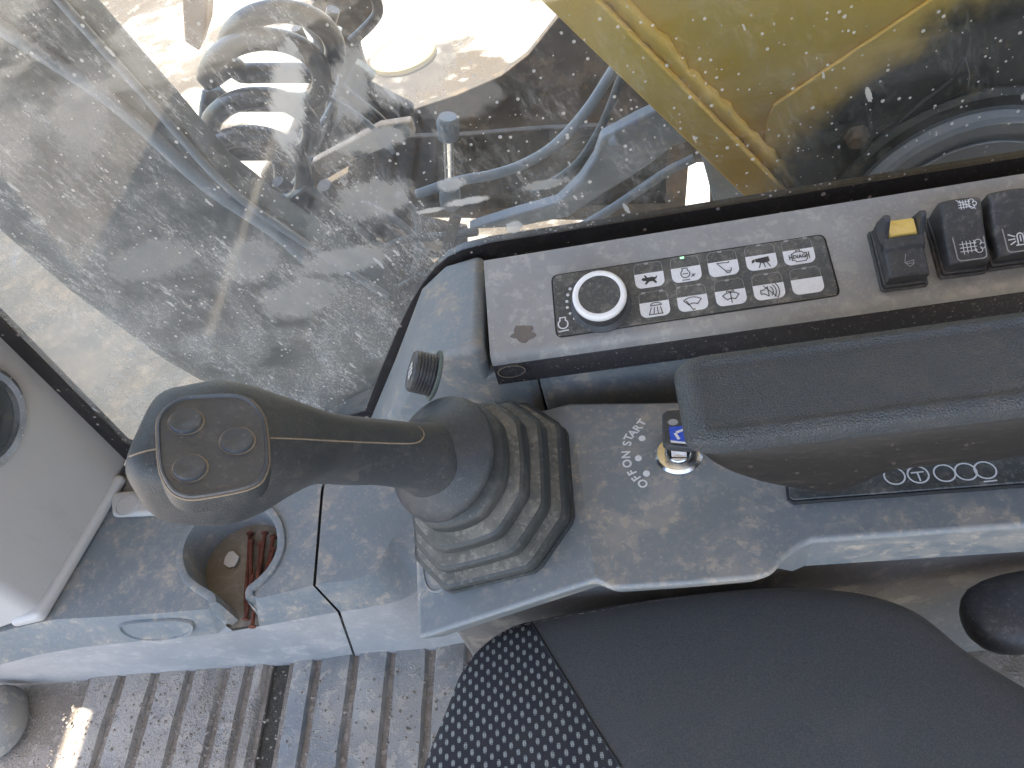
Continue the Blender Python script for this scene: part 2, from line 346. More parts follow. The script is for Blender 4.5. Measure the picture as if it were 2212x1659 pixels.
def boom_paint():
    t = NT('boom_paint'); c = t.coord()
    n = t.noise(c, 5, 6, 0.6); n2 = t.noise(c, 40, 4, 0.7)
    col = t.mix(t.rng(n, 0.3, 0.7), (0.66, 0.40, 0.07), (0.58, 0.37, 0.09))
    # oily black stain round the boom foot pin
    s = t.n('ShaderNodeSeparateXYZ'); t.l(c, s.inputs[0])
    dx = t.math('SUBTRACT', s.outputs[0], STAIN.x); dz = t.math('SUBTRACT', s.outputs[2], STAIN.z)
    d = t.math('SQRT', t.math('ADD', t.math('MULTIPLY', dx, dx), t.math('MULTIPLY', dz, dz)))
    d = t.math('ADD', d, t.math('MULTIPLY', t.math('SUBTRACT', t.noise(c, 7, 5, 0.6, 0.6), 0.5), 0.13))
    st = t.rng(d, STAIN_R * 0.88, STAIN_R * 1.08, 1.0, 0.0)
    st = t.math('MULTIPLY', st, t.rng(t.noise(c, 22, 5, 0.7), 0.25, 0.45, 0.86, 1.0))
    col = t.mix(st, col, (0.020, 0.024, 0.022))
    col = t.mix(t.rng(n2, 0.62, 0.74, 0.0, 0.25), col, (0.35, 0.30, 0.22))
    return t.done(t.bsdf(col, 0.5, 0, t.bump(n2, 0.15, 0.002), 0.4).outputs[0])
def ground_mat():
    t = NT('site_ground'); c = t.coord()
    n = t.noise(c, 0.8, 7, 0.6); n2 = t.noise(c, 7, 6, 0.65)
    col = t.mix(t.rng(n, 0.46, 0.56), (0.40, 0.36, 0.31), (0.062, 0.046, 0.032))
    col = t.mix(t.rng(n2, 0.54, 0.72, 0, 0.5), col, (0.42, 0.37, 0.31))
    return t.done(t.bsdf(col, 0.95, 0, t.bump(t.math('ADD', n2, n), 0.6, 0.05)).outputs[0])
def glass_mat(dirty=True):
    t = NT('window_glass' + ('_dirty' if dirty else '')); c = t.coord()
    tr = t.n('ShaderNodeBsdfTransparent'); tr.inputs[0].default_value = (0.93, 0.96, 0.955, 1)
    gl = t.n('ShaderNodeBsdfGlossy'); gl.inputs['Roughness'].default_value = 0.02; gl.inputs['Color'].default_value = (1, 1, 1, 1)
    fr = t.n('ShaderNodeFresnel'); fr.inputs[0].default_value = 1.5
    mx = t.n('ShaderNodeMixShader'); t.l(fr.outputs[0], mx.inputs[0]); t.l(tr.outputs[0], mx.inputs[1]); t.l(gl.outputs[0], mx.inputs[2])
    if not dirty: return t.done(mx.outputs[0])
    a = PY(700, 700, 0.6); b = PY(740, 735, 0.6); ang = math.atan2(b.z - a.z, b.x - a.x)
    v = t.mapping(t.mapping(c, (1, 1, 1), (0, ang, 0)), (0.30, 1, 1))
    # wiped streaks of dust, dust film, splashes and mud spots
    streak = t.rng(t.noise(v, 230, 6, 0.85), 0.50, 0.60)
    fleck = t.rng(t.noise(v, 620, 3, 0.75), 0.55, 0.63)
    patch = t.noise(c, 7, 5, 0.6, 0.3)
    # dirt lies thickest in the front lower corner of the pane
    s = t.n('ShaderNodeSeparateXYZ'); t.l(c, s.inputs[0])
    u0 = t.math('ADD', t.math('MULTIPLY', s.outputs[0], -0.75), t.math('MULTIPLY', s.outputs[2], -0.66))
    u0 = t.math('ADD', u0, t.math('MULTIPLY', t.math('SUBTRACT', patch, 0.5), 0.55))
    corner = t.rng(u0, -0.66, -0.04, 0.18, 1.0)
    dust = t.rng(t.noise(v, 1300, 2, 0.8), 0.50, 0.62)
    cloud = t.rng(t.noise(c, 16, 5, 0.62, 0.5), 0.32, 0.68)
    wipe = t.rng(t.noise(v, 34, 4, 0.6), 0.42, 0.62)
    f = t.math('ADD', t.math('MULTIPLY', t.math('MULTIPLY', streak, wipe), 0.55), t.math('MULTIPLY', t.math('MULTIPLY', fleck, cloud), 0.45))
    f = t.math('ADD', f, t.math('MULTIPLY', dust, t.math('MULTIPLY', cloud, 0.30)))
    f = t.math('MULTIPLY', t.math('ADD', f, t.math('MULTIPLY', cloud, 0.20)), corner)
    f = t.math('ADD', f, t.math('MULTIPLY', corner, 0.06))
    # hand-sized smears
    sn_ = t.math('MULTIPLY', t.math('SUBTRACT', t.noise(v, 130, 5, 0.8), 0.5), 1.3)
    for (uu, vv, ru, rv, k) in SMEARS:
        p = PY(uu, vv, 0.6); q = PY(uu + ru, vv, 0.6); w = PY(uu, vv - rv, 0.6)
        ax = abs(q.x - p.x) + 1e-4; az = abs(w.z - p.z) + 1e-4; sh = (w.x - p.x) / az
        dz = t.math('SUBTRACT', s.outputs[2], p.z)
        dx = t.math('SUBTRACT', t.math('SUBTRACT', s.outputs[0], p.x), t.math('MULTIPLY', dz, sh))
        e = t.math('ADD', t.math('POWER', t.math('DIVIDE', t.math('ABSOLUTE', dx), ax), 2.0), t.math('POWER', t.math('DIVIDE', t.math('ABSOLUTE', dz), az), 2.0))
        e = t.math('ADD', t.math('SQRT', e), sn_)
        f = t.math('MAXIMUM', f, t.rng(e, 0.55, 1.05, k, 0.0))
    vn = t.n('ShaderNodeTexVoronoi', feature='F1'); vn.inputs['Scale'].default_value = 95; t.l(v, vn.inputs['Vector'])
    rad = t.n('ShaderNodeSeparateColor'); t.l(vn.outputs['Color'], rad.inputs[0])
    dd = t.math('ADD', vn.outputs['Distance'], t.math('MULTIPLY', t.math('SUBTRACT', t.noise(c, 420, 4, .7), 0.5), 0.30))
    spot = t.math('LESS_THAN', dd, t.math('MULTIPLY', t.math('POWER', rad.outputs[0], 10.0), 0.26))
    vn2 = t.n('ShaderNodeTexVoronoi', feature='F1'); vn2.inputs['Scale'].default_value = 230; t.l(c, vn2.inputs['Vector'])
    rad2 = t.n('ShaderNodeSeparateColor'); t.l(vn2.outputs['Color'], rad2.inputs[0])
    spot2 = t.math('LESS_THAN', vn2.outputs['Distance'], t.math('MULTIPLY', t.math('POWER', rad2.outputs[0], 8.0), 0.40))
    f = t.math('MAXIMUM', f, t.math('MAXIMUM', t.math('MULTIPLY', spot, 0.85), t.math('MULTIPLY', spot2, 0.8)))
    f = t.math('MULTIPLY', f, 0.86, clamp=True)
    dcol = t.mix(t.rng(t.noise(c, 30, 4), 0.35, 0.65), (0.72, 0.68, 0.62), (0.60, 0.585, 0.56))
    df = t.n('ShaderNodeBsdfDiffuse'); t.l(dcol, df.inputs[0])
    tl = t.n('ShaderNodeBsdfTranslucent'); t.l(dcol, tl.inputs[0])
    dt = t.n('ShaderNodeMixShader'); dt.inputs[0].default_value = 0.35; t.l(df.outputs[0], dt.inputs[1]); t.l(tl.outputs[0], dt.inputs[2])
    m2 = t.n('ShaderNodeMixShader'); t.l(f, m2.inputs[0]); t.l(mx.outputs[0], m2.inputs[1]); t.l(dt.outputs[0], m2.inputs[2])
    return t.done(m2.outputs[0])
SMEARS = [(622, 215, 52, 170, 0.85), (885, 120, 150, 140, 0.6), (740, 560, 150, 40, .5), (650, 640, 130, 60, .45), (800, 430, 110, 60, .5), (540, 560, 100, 60, .42), (150, 780, 200, 180, .45), (1000, 210, 120, 60, .3), (760, 190, 60, 120, .5), (330, 560, 150, 60, .35), (180, 250, 90, 150, .35), (1180, 395, 70, 14, .5), (800, 300, 110, 34, 0.5), (1010, 432, 60, 10, 0.9),
          (930, 452, 40, 7, 0.85), (1110, 488, 26, 16, 0.9), (975, 395, 40, 18, 0.6), (1135, 530, 26, 10, 0.9), (560, 1000, 20, 20, 0.3)]

# ================================================================== the setting
FZ = 0.22            # cab floor
CZ = 0.40            # front console top
PZ = 0.60            # joystick pod top
GLY = 0.60           # right hand window plane
ground = mesh('ground', [(-60, -60, -1.25), (60, -60, -1.25), (60, 60, -1.25), (-60, 60, -1.25)], [[0, 1, 2, 3]], ground_mat(), smooth=0)
tag(ground, kind='structure')
fl = mesh('floor', [(-1.5, -0.9, FZ - 0.012), (1.0, -0.9, FZ - 0.012), (1.0, 0.62, FZ - 0.012), (-1.5, 0.62, FZ - 0.012),
                    (-1.5, -0.9, FZ - 0.07), (1.0, -0.9, FZ - 0.07), (1.0, 0.62, FZ - 0.07), (-1.5, 0.62, FZ - 0.07)],
          [[0, 1, 2, 3], [4, 5, 6, 7], [0, 1, 5, 4], [1, 2, 6, 5], [2, 3, 7, 6], [3, 0, 4, 7]], M['mat_mud'], smooth=0)
tag(fl, kind='structure')
# unseen roof, visor and rear wall, added to keep the sun off the controls
ROOFZ = 1.78
def sbox(name, x0, x1, y0, y1, z0, z1, mat):
    o = prism(name, [(x0, y0, z0), (x1, y0, z0), (x1, y1, z0), (x0, y1, z0)], (0, 0, z1 - z0), mat, bevel=0.01)
    return tag(o, kind='structure')
st0 = P(190, 1560, FZ); st1 = P(133, 1560, FZ)
kx = SUN_TO.x / SUN_TO.z; ky = SUN_TO.y / SUN_TO.z; H = ROOFZ - FZ
sx0 = st0.x + kx * H; sx1 = st1.x + kx * H  # gap between roof and visor shaped to drop a sun streak on the floor
sbox('shade_roof', sx0, 1.05, -0.95, 0.66, ROOFZ, ROOFZ + 0.05, M['pillar'])
sbox('streak_visor', sx1 - 0.35, sx1, -0.95, 0.66, ROOFZ, ROOFZ + 0.05, M['pillar'])
sbox('shade_rear_wall', 1.0, 1.05, -0.95, 0.62, -0.2, ROOFZ - 0.003, M['pillar'])

# ------------------------------------------------------------------ floor mats
def floor_mat(name, u_edges, vtop, label, rubber='mat'):
    """ribbed rubber mat; u_edges are the groove positions along the console foot"""
    o0 = P(u_edges[0], vtop, FZ)
    root = thing(name, o0, label, 'floor mat', 'ribbed mats on the cab floor')
    ys = 0.372
    xs = [P(u, vtop, FZ).x for u in u_edges]
    base = prism('mat_base', [(xs[0] - 0.002, -0.5, FZ - 0.011), (xs[-1] + 0.002, -0.5, FZ - 0.011), (xs[-1] + 0.002, ys + 0.05, FZ - 0.011), (xs[0] - 0.002, ys + 0.05, FZ - 0.011)],
                 (0, 0, 0.008), M['mat_mud'], root)
    for a, b in zip(xs[:-1], xs[1:]):
        g = 0.0042; n = 26; V = []; F = []
        prof = [(a + g, 0.0), (a + g + 0.003, 0.0065), (b - g - 0.003, 0.0065), (b - g, 0.0)]
        for i in range(n + 1):
            y = -0.5 + (ys + 0.045 + 0.5) * i / n
            for j, (x, z) in enumerate(prof):
                V.append((x + random.uniform(-1, 1) * 0.0009, y, FZ - 0.003 + z + (random.uniform(-1, 1) * 0.0008 if j in (1, 2) else 0)))
        for i in range(n):
            for j in range(3): F.append([i * 4 + j, i * 4 + j + 1, (i + 1) * 4 + j + 1, (i + 1) * 4 + j])
        mesh('rib', V, F, M[rubber], root, smooth=60)
    return root
floor_mat('floor_mat', [196, 270, 342, 415, 490, 541, 582], 1450, 'mud caked ribbed rubber mat left of the dark slot', 'mat_caked')
floor_mat('floor_mat', [626, 686, 766, 846, 930, 1015, 1100], 1440, 'blue grey ribbed rubber mat between dark slot and seat')
sl0 = P(582, 1445, FZ).x; sl1 = P(626, 1445, FZ).x
o = prism('floor_slot', [(sl0 + 0.003, -0.5, FZ - 0.010), (sl1 - 0.003, -0.5, FZ - 0.010), (sl1 - 0.003, 0.42, FZ - 0.010), (sl0 + 0.003, 0.42, FZ - 0.010)], (0, 0, 0.002), M['mat_slot'])
tag(o, kind='structure')
# crumbs of mud on the mats
bmv = []; bmf = []
for i in range(900):
    u = random.uniform(60, 1000); v = random.uniform(1440, 1680)
    if random.random() < 0.35: u = random.uniform(60, 600)
    p = P(u, v, FZ + 0.004); r = 0.0008 + 0.0022 * random.random() ** 3
    if p.y > 0.372: continue
    b = len(bmv)
    for dx, dy, dz in ((1, 0, 0), (0, 1, 0), (-1, 0, 0), (0, -1, 0), (0, 0, 1.0), (0, 0, -1)):
        bmv.append(p + Vector((dx * random.uniform(.6, 1.3), dy * random.uniform(.6, 1.3), dz * 0.7)) * r)
    bmf += [[b + i_, b + (i_ + 1) % 4, b + 4] for i_ in range(4)] + [[b + (i_ + 1) % 4, b + i_, b + 5] for i_ in range(4)]
tag(mesh('mud_crumbs', bmv, bmf, M['mat_mud'], smooth=0), 'loose crumbs of dried mud on the floor mats', 'mud', kind='stuff')
# pedal / boot-shaped lump at the far left of the floor
pc = P(-8, 1545, FZ + 0.03)
rings = []
for k, (rr, hz) in enumerate(((1.0, 0), (1.02, 0.012), (0.95, 0.028), (0.75, 0.038), (0.35, 0.043), (0.05, 0.044))):
    rings.append([Vector((pc.x - 0.012 + 0.030 * rr * math.cos(a) * (1 + .12 * math.cos(2 * a + 1)), pc.y + 0.045 * rr * math.sin(a), FZ - 0.004 + hz)) for a in [2 * math.pi * i / 28 for i in range(28)]])
o = loft('foot_pedal', rings, M['mat'], smooth=70); tag(o, 'rounded dusty foot pedal at the left edge of the floor', 'pedal')

# ------------------------------------------------------------------ front console with the cup holder
fc = thing('front_console', P(450, 1340, FZ), 'dusty blue grey front console with open cup holder and oval recess', 'console')
KEY = [(503, 1352), (490, 1340), (478, 1318), (472, 1302), (468, 1285), (451, 1273), (431, 1261), (411, 1242), (401, 1214), (401, 1188), (411, 1160), (431, 1132), (462, 1108), (500, 1092), (535, 1090),
       (560, 1099), (581, 1116), (596, 1143), (600, 1172), (596, 1198), (580, 1228), (556, 1253), (537, 1269), (531, 1283), (532, 1297), (541, 1310), (560, 1332)]
key3 = [P(u, v, CZ) for u, v in KEY]
ctr = P(503, 1180, CZ)
# smooth keyhole edge (throat open to the front)
ks = catmull(key3[3:25], 6)
def offset_path(path, d):
    out = []
    for i, p in enumerate(path):
        a = path[max(i - 1, 0)]; b = path[min(i + 1, len(path) - 1)]; tt = (b - a); tt.z = 0; tt.normalize()
        out.append(p + Vector((-tt.y, tt.x, 0)) * d)
    return out
sgn = 1 if (offset_path(ks, 0.01)[len(ks) // 2] - ctr).length > (ks[len(ks) // 2] - ctr).length else -1
outer = offset_path(ks, sgn * 0.0105)
topL = [(-160, 1420), (0, 1366), (60, 1350), (120, 1338), (250, 1331), (350, 1324), (446, 1316)]
midL = [(-160, 1480), (0, 1436), (80, 1415), (172, 1399), (262, 1389), (360, 1380), (450, 1371)]
botL = [(-160, 1486), (0, 1477), (80, 1476), (137, 1474), (250, 1464), (350, 1457), (452, 1450)]
topR = [(560, 1292), (610, 1281), (655, 1270), (676, 1265)]
midR = [(580, 1350), (640, 1338), (700, 1327), (729, 1322)]
botR = [(583, 1440), (650, 1434), (720, 1427), (764, 1420)]
midT = [(470, 1368), (503, 1363), (560, 1353)]; botT = [(475, 1448), (505, 1446), (560, 1442)]
MZ = 0.35
# top sheet: front left edge -> round the keyhole -> front right edge -> seam -> back -> front pillar
tl = [P(u, v, CZ) for u, v in topL]; tr_ = [P(u, v, CZ) for u, v in topR]
seamtop = P(693, 1060, CZ); back = [Vector((seamtop.x + 0.004, 0.594, CZ)), Vector((-1.05, 0.594, CZ))]
lip = [Vector((p.x, p.y, CZ)) for p in outer]
lip = [p for k, p in enumerate(lip) if p.y > (0.378 if k < len(lip) // 2 else .3835)]
tr_ = [p for p in tr_ if p.x > lip[-1].x + .002]
poly = tl + lip + tr_ + [seamtop] + back
V = [p.copy() for p in poly]; F = [list(range(len(poly)))]
# front faces below the edge
def strip(cols_t, cols_m, cols_b):
    global V, F
    b = len(V); n = len(cols_t)
    for t3, m3, b3 in zip(cols_t, cols_m, cols_b): V += [t3, m3, b3]
    for i in range(n - 1):
        for j in range(2): F.append([b + 3 * i + j, b + 3 * i + 3 + j, b + 3 * i + 4 + j, b + 3 * i + 1 + j])
strip(tl + [Vector((lip[0].x, lip[0].y, CZ))], [P(u, v, MZ) for u, v in midL] + [P(*midT[0], MZ)], [P(u, v, FZ - 0.008) for u, v in botL] + [P(*botT[0], FZ - 0.008)])
strip([Vector((lip[-1].x, lip[-1].y, CZ))] + tr_, [P(*midT[2], MZ)] + [P(u, v, MZ) for u, v in midR][-len(tr_):], [P(*botT[2], FZ - 0.008)] + [P(u, v, FZ - 0.008) for u, v in botR][-len(tr_):])
# lower face under the throat
b = len(V); V += [P(*midT[0], MZ), P(*midT[1], MZ), P(*midT[2], MZ), P(*botT[2], FZ - 0.008), P(*botT[1], FZ - 0.008), P(*botT[0], FZ - 0.008)]
F += [[b, b + 1, b + 4, b + 5], [b + 1, b + 2, b + 3, b + 4]]
cb = mesh('console_body', V, F, M['console'], fc, smooth=30)
cb.data.materials.append(M['console_pale'])
for p in cb.data.polygons:
    if p.center.z < MZ - 0.02: p.material_index = 1
# raised lip of the cup holder
lipv = []
for a, c_ in zip(outer, ks):
    m = (a + c_) / 2
    z0 = c_.z
    lipv.append([Vector((a.x, a.y, z0 - 0.001)), Vector((a.x * .9 + c_.x * .1, a.y * .9 + c_.y * .1, z0 + 0.0035)), Vector((m.x, m.y, z0 + 0.0045)), Vector((a.x * .1 + c_.x * .9, a.y * .1 + c_.y * .9, z0 + 0.0035)), Vector((c_.x, c_.y, z0 - 0.003)),
                 Vector((c_.x, c_.y, z0 - 0.056 if c_.y > .40 else MZ + .001))])
# throat: the lip follows the front face downwards at both ends
r0, r1 = lipv[0], lipv[-1]
def flap(r, c_, q, k):
    """rim section r (inner edge c_) carried to the point q, its width scaled by k"""
    return [q + Vector(((v.x - c_.x) * k, (v.y - c_.y) * k, v.z - c_.z)) for v in r[:5]] + [Vector((q.x, q.y, min(q.z - .002, MZ + .001)))]
h0_ = flap(r0, ks[0], P(478, 1318, CZ - .014), .9); e0_ = flap(r0, ks[0], P(498, 1349, MZ + .005), .45)
h1_ = flap(r1, ks[-1], P(541, 1310, CZ - .018), .95); e1_ = flap(r1, ks[-1], P(559, 1333, CZ - .040), .75)
lipv = [e0_, h0_] + lipv + [h1_, e1_]
b = len(cb.data.vertices)
mesh('throat_cheek', [lip[0] + Vector((0, 0, -.0005)), r0[0] + Vector((0, 0, -.001)), h0_[0], e0_[0], P(*midT[1], MZ), P(*midT[0], MZ)], [[0, 1, 2, 3, 4, 5]], M['console'], fc, smooth=0)
mesh('throat_cheek', [lip[-1] + Vector((0, 0, -.0005)), r1[0] + Vector((0, 0, -.001)), h1_[0], e1_[0], P(*midT[2], MZ)], [[0, 1, 2, 3, 4]], M['console'], fc, smooth=0)
loft('cup_lip', lipv, M['console'], fc, cap=False, closed=False, smooth=50)
# cup bottom
cbp = [Vector((p.x, p.y, CZ - 0.050)) for p in ks]
cbp = [P(503, 1362, MZ) + Vector((-0.02, 0.002, 0.001))] + cbp + [P(560, 1354, MZ) + Vector((0, 0.002, 0.001))]
mesh('cup_bottom', cbp, [list(range(len(cbp)))], M['cup_dirt'], fc, smooth=0)
# oval finger recess on the front band: ring + sunk floor
rec = []
rc = [(254, 1352), (275, 1343), (330, 1337), (385, 1336), (415, 1342), (421, 1356), (405, 1370), (350, 1380), (300, 1379), (268, 1368)]
pn = (P(446, 1316, CZ) - P(250, 1331, CZ)).cross(P(450, 1371, MZ) - P(446, 1316, CZ)).normalized()
if pn.y > 0: pn = -pn
po = P(340, 1325, CZ)
oc = catmull([PP(u, v, po, pn) for u, v in rc], 5, closed=True); occ = sum(oc, Vector()) / len(oc)
loft('oval_recess', [[p + pn * 0.0004 for p in oc], [p * .97 + occ * .03 + pn * 0.0034 for p in oc], [p * .92 + occ * .08 + pn * 0.0030 for p in oc], [p * .89 + occ * .11 + pn * 0.0003 for p in oc], [p * .2 + occ * .8 + pn * 0.0002 for p in oc]], M['console'], fc, cap=True, smooth=50)

# right hand half of the front console (beyond the seam)
rc_ = thing('console_side_panel', P(760, 1400, FZ), 'blue grey console panel between the seam and the joystick pod', 'console')
tB = [(682, 1265), (705, 1259), (745, 1255), (773, 1250), (803, 1232), (825, 1203), (850, 1160), (883, 1121), (930, 1080)]
mB = [(735, 1321), (752, 1319), (785, 1314), (815, 1308), (850, 1301), (880, 1290), (910, 1272), (950, 1250), (1000, 1230)]
bB = [(769, 1420), (785, 1419), (815, 1416), (850, 1414), (890, 1412), (920, 1410), (960, 1406), (1000, 1400), (1060, 1395)]
V = [P(u, v, CZ) for u, v in tB] + [Vector((-0.12, 0.594, CZ)), Vector((P(699, 1060, CZ).x + .004, 0.594, CZ)), P(699, 1060, CZ)]; F = [list(range(len(V)))]
ct = catmull([P(u, v, CZ) for u, v in tB], 3); cm = catmull([P(u, v, MZ) for u, v in mB], 3); cbq = catmull([P(u, v, FZ - 0.008) for u, v in bB], 3)
V = ct + [Vector((-0.12, 0.594, CZ)), Vector((P(699, 1060, CZ).x + .004, 0.594, CZ)), P(699, 1060, CZ)]; F = [list(range(len(V)))]
strip(ct, cm, cbq)
o = mesh('panel_body', V, F, M['console'], rc_, smooth=50)
o.data.materials.append(M['console_pale'])
for p in o.data.polygons:
    if p.center.z < MZ - 0.02: p.material_index = 1
# dark joint behind the seam
o = prism('joint_strip', [P(688, 1050, CZ - 0.006), P(674, 1263, CZ - 0.006), P(690, 1263, CZ - 0.006), P(704, 1050, CZ - 0.006)], (0, 0, -0.10), M['void'], rc_)

# ------------------------------------------------------------------ front pillar cover
pl = thing('pillar_cover', P(90, 1335, CZ), 'pale grey front pillar cover with chrome rimmed vent, standing on console', 'pillar')
A = P(248, 1078, CZ); B = P(92, 1334, CZ)
pts = [(A.x, A.y, CZ + 0.001), (B.x, B.y, CZ + 0.001), (-0.82, B.y - 0.03, CZ + 0.001), (-0.82, 0.63, CZ + 0.001), (-0.668, 0.63, CZ + 0.001), (-0.668, 0.594, CZ + 0.001)]
prism('cover', pts, (0, 0, ROOFZ - CZ - 0.003), M['pillar'], pl, bevel=0.012, bseg=4)
ofs_ = Vector((.013, -.003, 0))
prism('base_flange', [A + Vector((-.002, .03, .001)), A + ofs_ + Vector((0, .03, .001)), B + ofs_ + Vector((-.004, -.004, .001)), B + Vector((-.03, -.012, .001))], (0, 0, .016), M['pillar'], pl, bevel=.007, bseg=4)
d = (B - A); fn = Vector((-d.y, d.x, 0)).normalized()
if fn.x < 0: fn = -fn
fv = PP(-60, 908, A, fn)
fr = frame(fv, fn, (0, 1, 0))
vent = lathe('vent_ring', [(0.060, 0.0), (0.060, 0.006), (0.055, 0.010), (0.049, 0.008), (0.047, 0.0), (0.047, -0.003)], M['chrome'], pl, fr, cap=False, smooth=50)
lathe('vent_bowl', [(0.047, 0.001), (0.040, 0.0014), (0.030, 0.0035), (0.012, 0.004)], M['steel_dark'], vent, fr, smooth=40)
lathe('vent_core', [(0.026, 0.003), (0.025, 0.012), (0.016, 0.016), (0.0, 0.016)], M['black'], vent, fr, smooth=40)
# little round cap on the pillar's foot
fk = P(276, 1091, CZ + 0.012)
o = prism('foot_ledge', [P(236, 1062, CZ + .012), P(300, 1056, CZ + .012), P(345, 1080, CZ + .012), P(335, 1108, CZ + .012), P(240, 1112, CZ + .012)], (0, 0, -0.011), M['pillar'], pl, bevel=0.005)
lathe('screw_cap', [(0.0165, 0.0), (0.0165, 0.001), (0.0150, 0.0016), (0.0146, 0.0004), (0.0138, 0.0004), (0.013, 0.0014), (0.0, 0.0014)], M['pillar'], pl, frame(fk, (0, 0, 1)), smooth=30)
# blue grey plinth strip at the pillar's foot
prism('plinth', [P(88, 1337, CZ + .002), P(60, 1350, CZ + .002), P(-160, 1300, CZ + .002), P(-160, 1200, CZ + .002)], (0, 0, 0.004), M['console'], pl, bevel=0.001)

# ------------------------------------------------------------------ rusty nails and paper scrap in the cup
def nail(p, q, lab, r=0.0024):
    p = Vector(p); q = Vector(q); L = (q - p).length
    root = thing('rusty_nail', p, lab, 'nail', 'rusty nails in the cup holder')
    dv = (q - p).normalized()
    tube('shank', [p + dv * L * i / 6 + Vector((random.uniform(-1, 1), random.uniform(-1, 1), 0)) * 0.0003 for i in range(7)], lambda s: r * (1 if s < .9 else max(0.15, (1 - s) * 10)), M['rust'], root, seg=8)
    lathe('head', [(r * 1.0, 0.0015), (r * 1.8, 0.0006), (r * 2.0, -0.0004), (r * 1.7, -0.0014)], M['rust'], root, frame(p, dv), seg=12, smooth=40)
    return root
bz = CZ - 0.046
# heads are the first pixel of each pair
N_ = [((540, 1153), (528, 1332), 'leftmost rusty nail in the cup, its head uppermost'), ((543, 1170), (541, 1315), 'rusty nail whose head lies just below the leftmost one'), ((572, 1152), (549, 1330), 'rusty nail in the middle of the cup with long shank'),
      ((563, 1176), (552, 1300), 'rusty nail lying between the middle nails in the cup'), ((591, 1160), (560, 1300), 'rusty nail farthest right against the cup wall'), ((592, 1186), (566, 1282), 'short looking rusty nail below the rightmost nail head')]
for i, (a, b_, lab) in enumerate(N_): nail(P(*a, bz + 0.003 * (i % 3)), P(*b_, bz + 0.003 * ((i + 1) % 3)), lab)
nail(P(531, 1337, CZ - 0.044), P(549, 1230, bz + 0.011), 'rusty nail with bright orange head at the cup mouth')
nail(P(545, 1353, CZ - 0.040), P(560, 1220, bz + 0.012), 'rusty nail sticking farthest out of the cup mouth')
sc = [(487, 1205), (495, 1193), (505, 1191), (511, 1198), (517, 1203), (513, 1214), (507, 1224), (495, 1226), (484, 1219)]
o = prism('paper_scrap', [P(u, v, CZ - 0.046) for u, v in sc], (0, 0, 0.0012), M['paper']); tag(o, 'torn white scrap lying in the cup holder', 'scrap')
# ------------------------------------------------------------------ joystick pod
pod = thing('joystick_pod', P(1290, 1258, FZ), 'blue grey armrest console carrying joystick, ignition lock and lettering', 'console')
EH = 0.055
FL = [P(1288, 1258, PZ), P(902, 1384, 0.556), P(894, 1120, 0.562), P(905, 1000, 0.566), P(1010, 930, 0.575), P(1120, 903, 0.582), P(1230, 868, PZ)]
FR = [P(1230, 868, PZ), P(1288, 1258, PZ), P(1322, 1276, PZ - .002), P(1480, 1265, PZ), P(1640, 1251, PZ), P(1668, 1243, PZ), P(1690, 1216, PZ), P(1728, 1182, PZ), P(1756, 1170, PZ), P(2300, 1132, PZ), P(2300, 850, PZ), P(1440, 866, PZ)]
# one deck: sloping front bay and level rear bay meet in the ridge
V = []; F = []
ring = FL[1:-1][::-1] + [FL[0]]            # back of the bay round to the ridge front
loop = [FR[0]] + FL[1:-1][::-1] + FR[1:]
n = len(loop)
V = list(loop); F = [[0] + list(range(1, len(FL[1:-1]) + 1)) + [len(FL[1:-1]) + 1], [0] + list(range(len(FL[1:-1]) + 1, n))]
low = [p + Vector((0, (0.024 if p.x < .09 else .008) if p.y < 0.34 else 0, -EH)) for p in loop]
V += low
F += [[i, (i + 1) % n, n + (i + 1) % n, n + i] for i in range(n)]
deck = mesh('pod_deck', V, F, M['pod'], pod, smooth=9, bevel=0.005, bseg=4)
pedz = 0.545
ped = [(P(925, 1385, .50).x, 0.315), (-0.045, 0.315), (0.08, 0.315), (0.12, 0.33), (0.55, 0.325), (0.55, 0.46), (-0.16, 0.46)]
prism('pedestal', [(x, y, FZ - 0.008) for x, y in ped], (0, 0, pedz - FZ), M['under'], pod, bevel=0.008)
o = prism('foot_cover', [(-0.225, 0.352, FZ - .006), (-0.10, 0.325, FZ - .006), (-0.10, 0.45, FZ - .006), (-0.215, 0.45, FZ - .006)], (0, 0, 0.24), M['console_pale'], pod, bevel=0.01)
bv = bvh_of(deck)
# shallow pill shaped tab beside the boot
pn_ = (FL[1] - FL[0]).cross(FL[5] - FL[0]).normalized()
if pn_.z < 0: pn_ = -pn_
po_ = FL[0]
def onbay(u, v, lift=0.0): return PP(u, v, po_, pn_) + pn_ * lift
tabc = [(914, 1225), (925, 1213), (940, 1213), (953, 1228), (966, 1252), (962, 1272), (948, 1281), (930, 1278), (918, 1258)]
tp = catmull([hit(bv, u, v) for u, v in tabc], 5, closed=True); tc = sum(tp, Vector()) / len(tp)
loft('raised_tab', [[p - pn_ * .001 for p in tp], [p * .96 + tc * .04 + pn_ * .0016 for p in tp], [p * .88 + tc * .12 + pn_ * .0018 for p in tp], [p * .84 + tc * .16 + pn_ * .0008 for p in tp], [p * .1 + tc * .9 + pn_ * .0008 for p in tp]], M['pod'], pod, smooth=50)
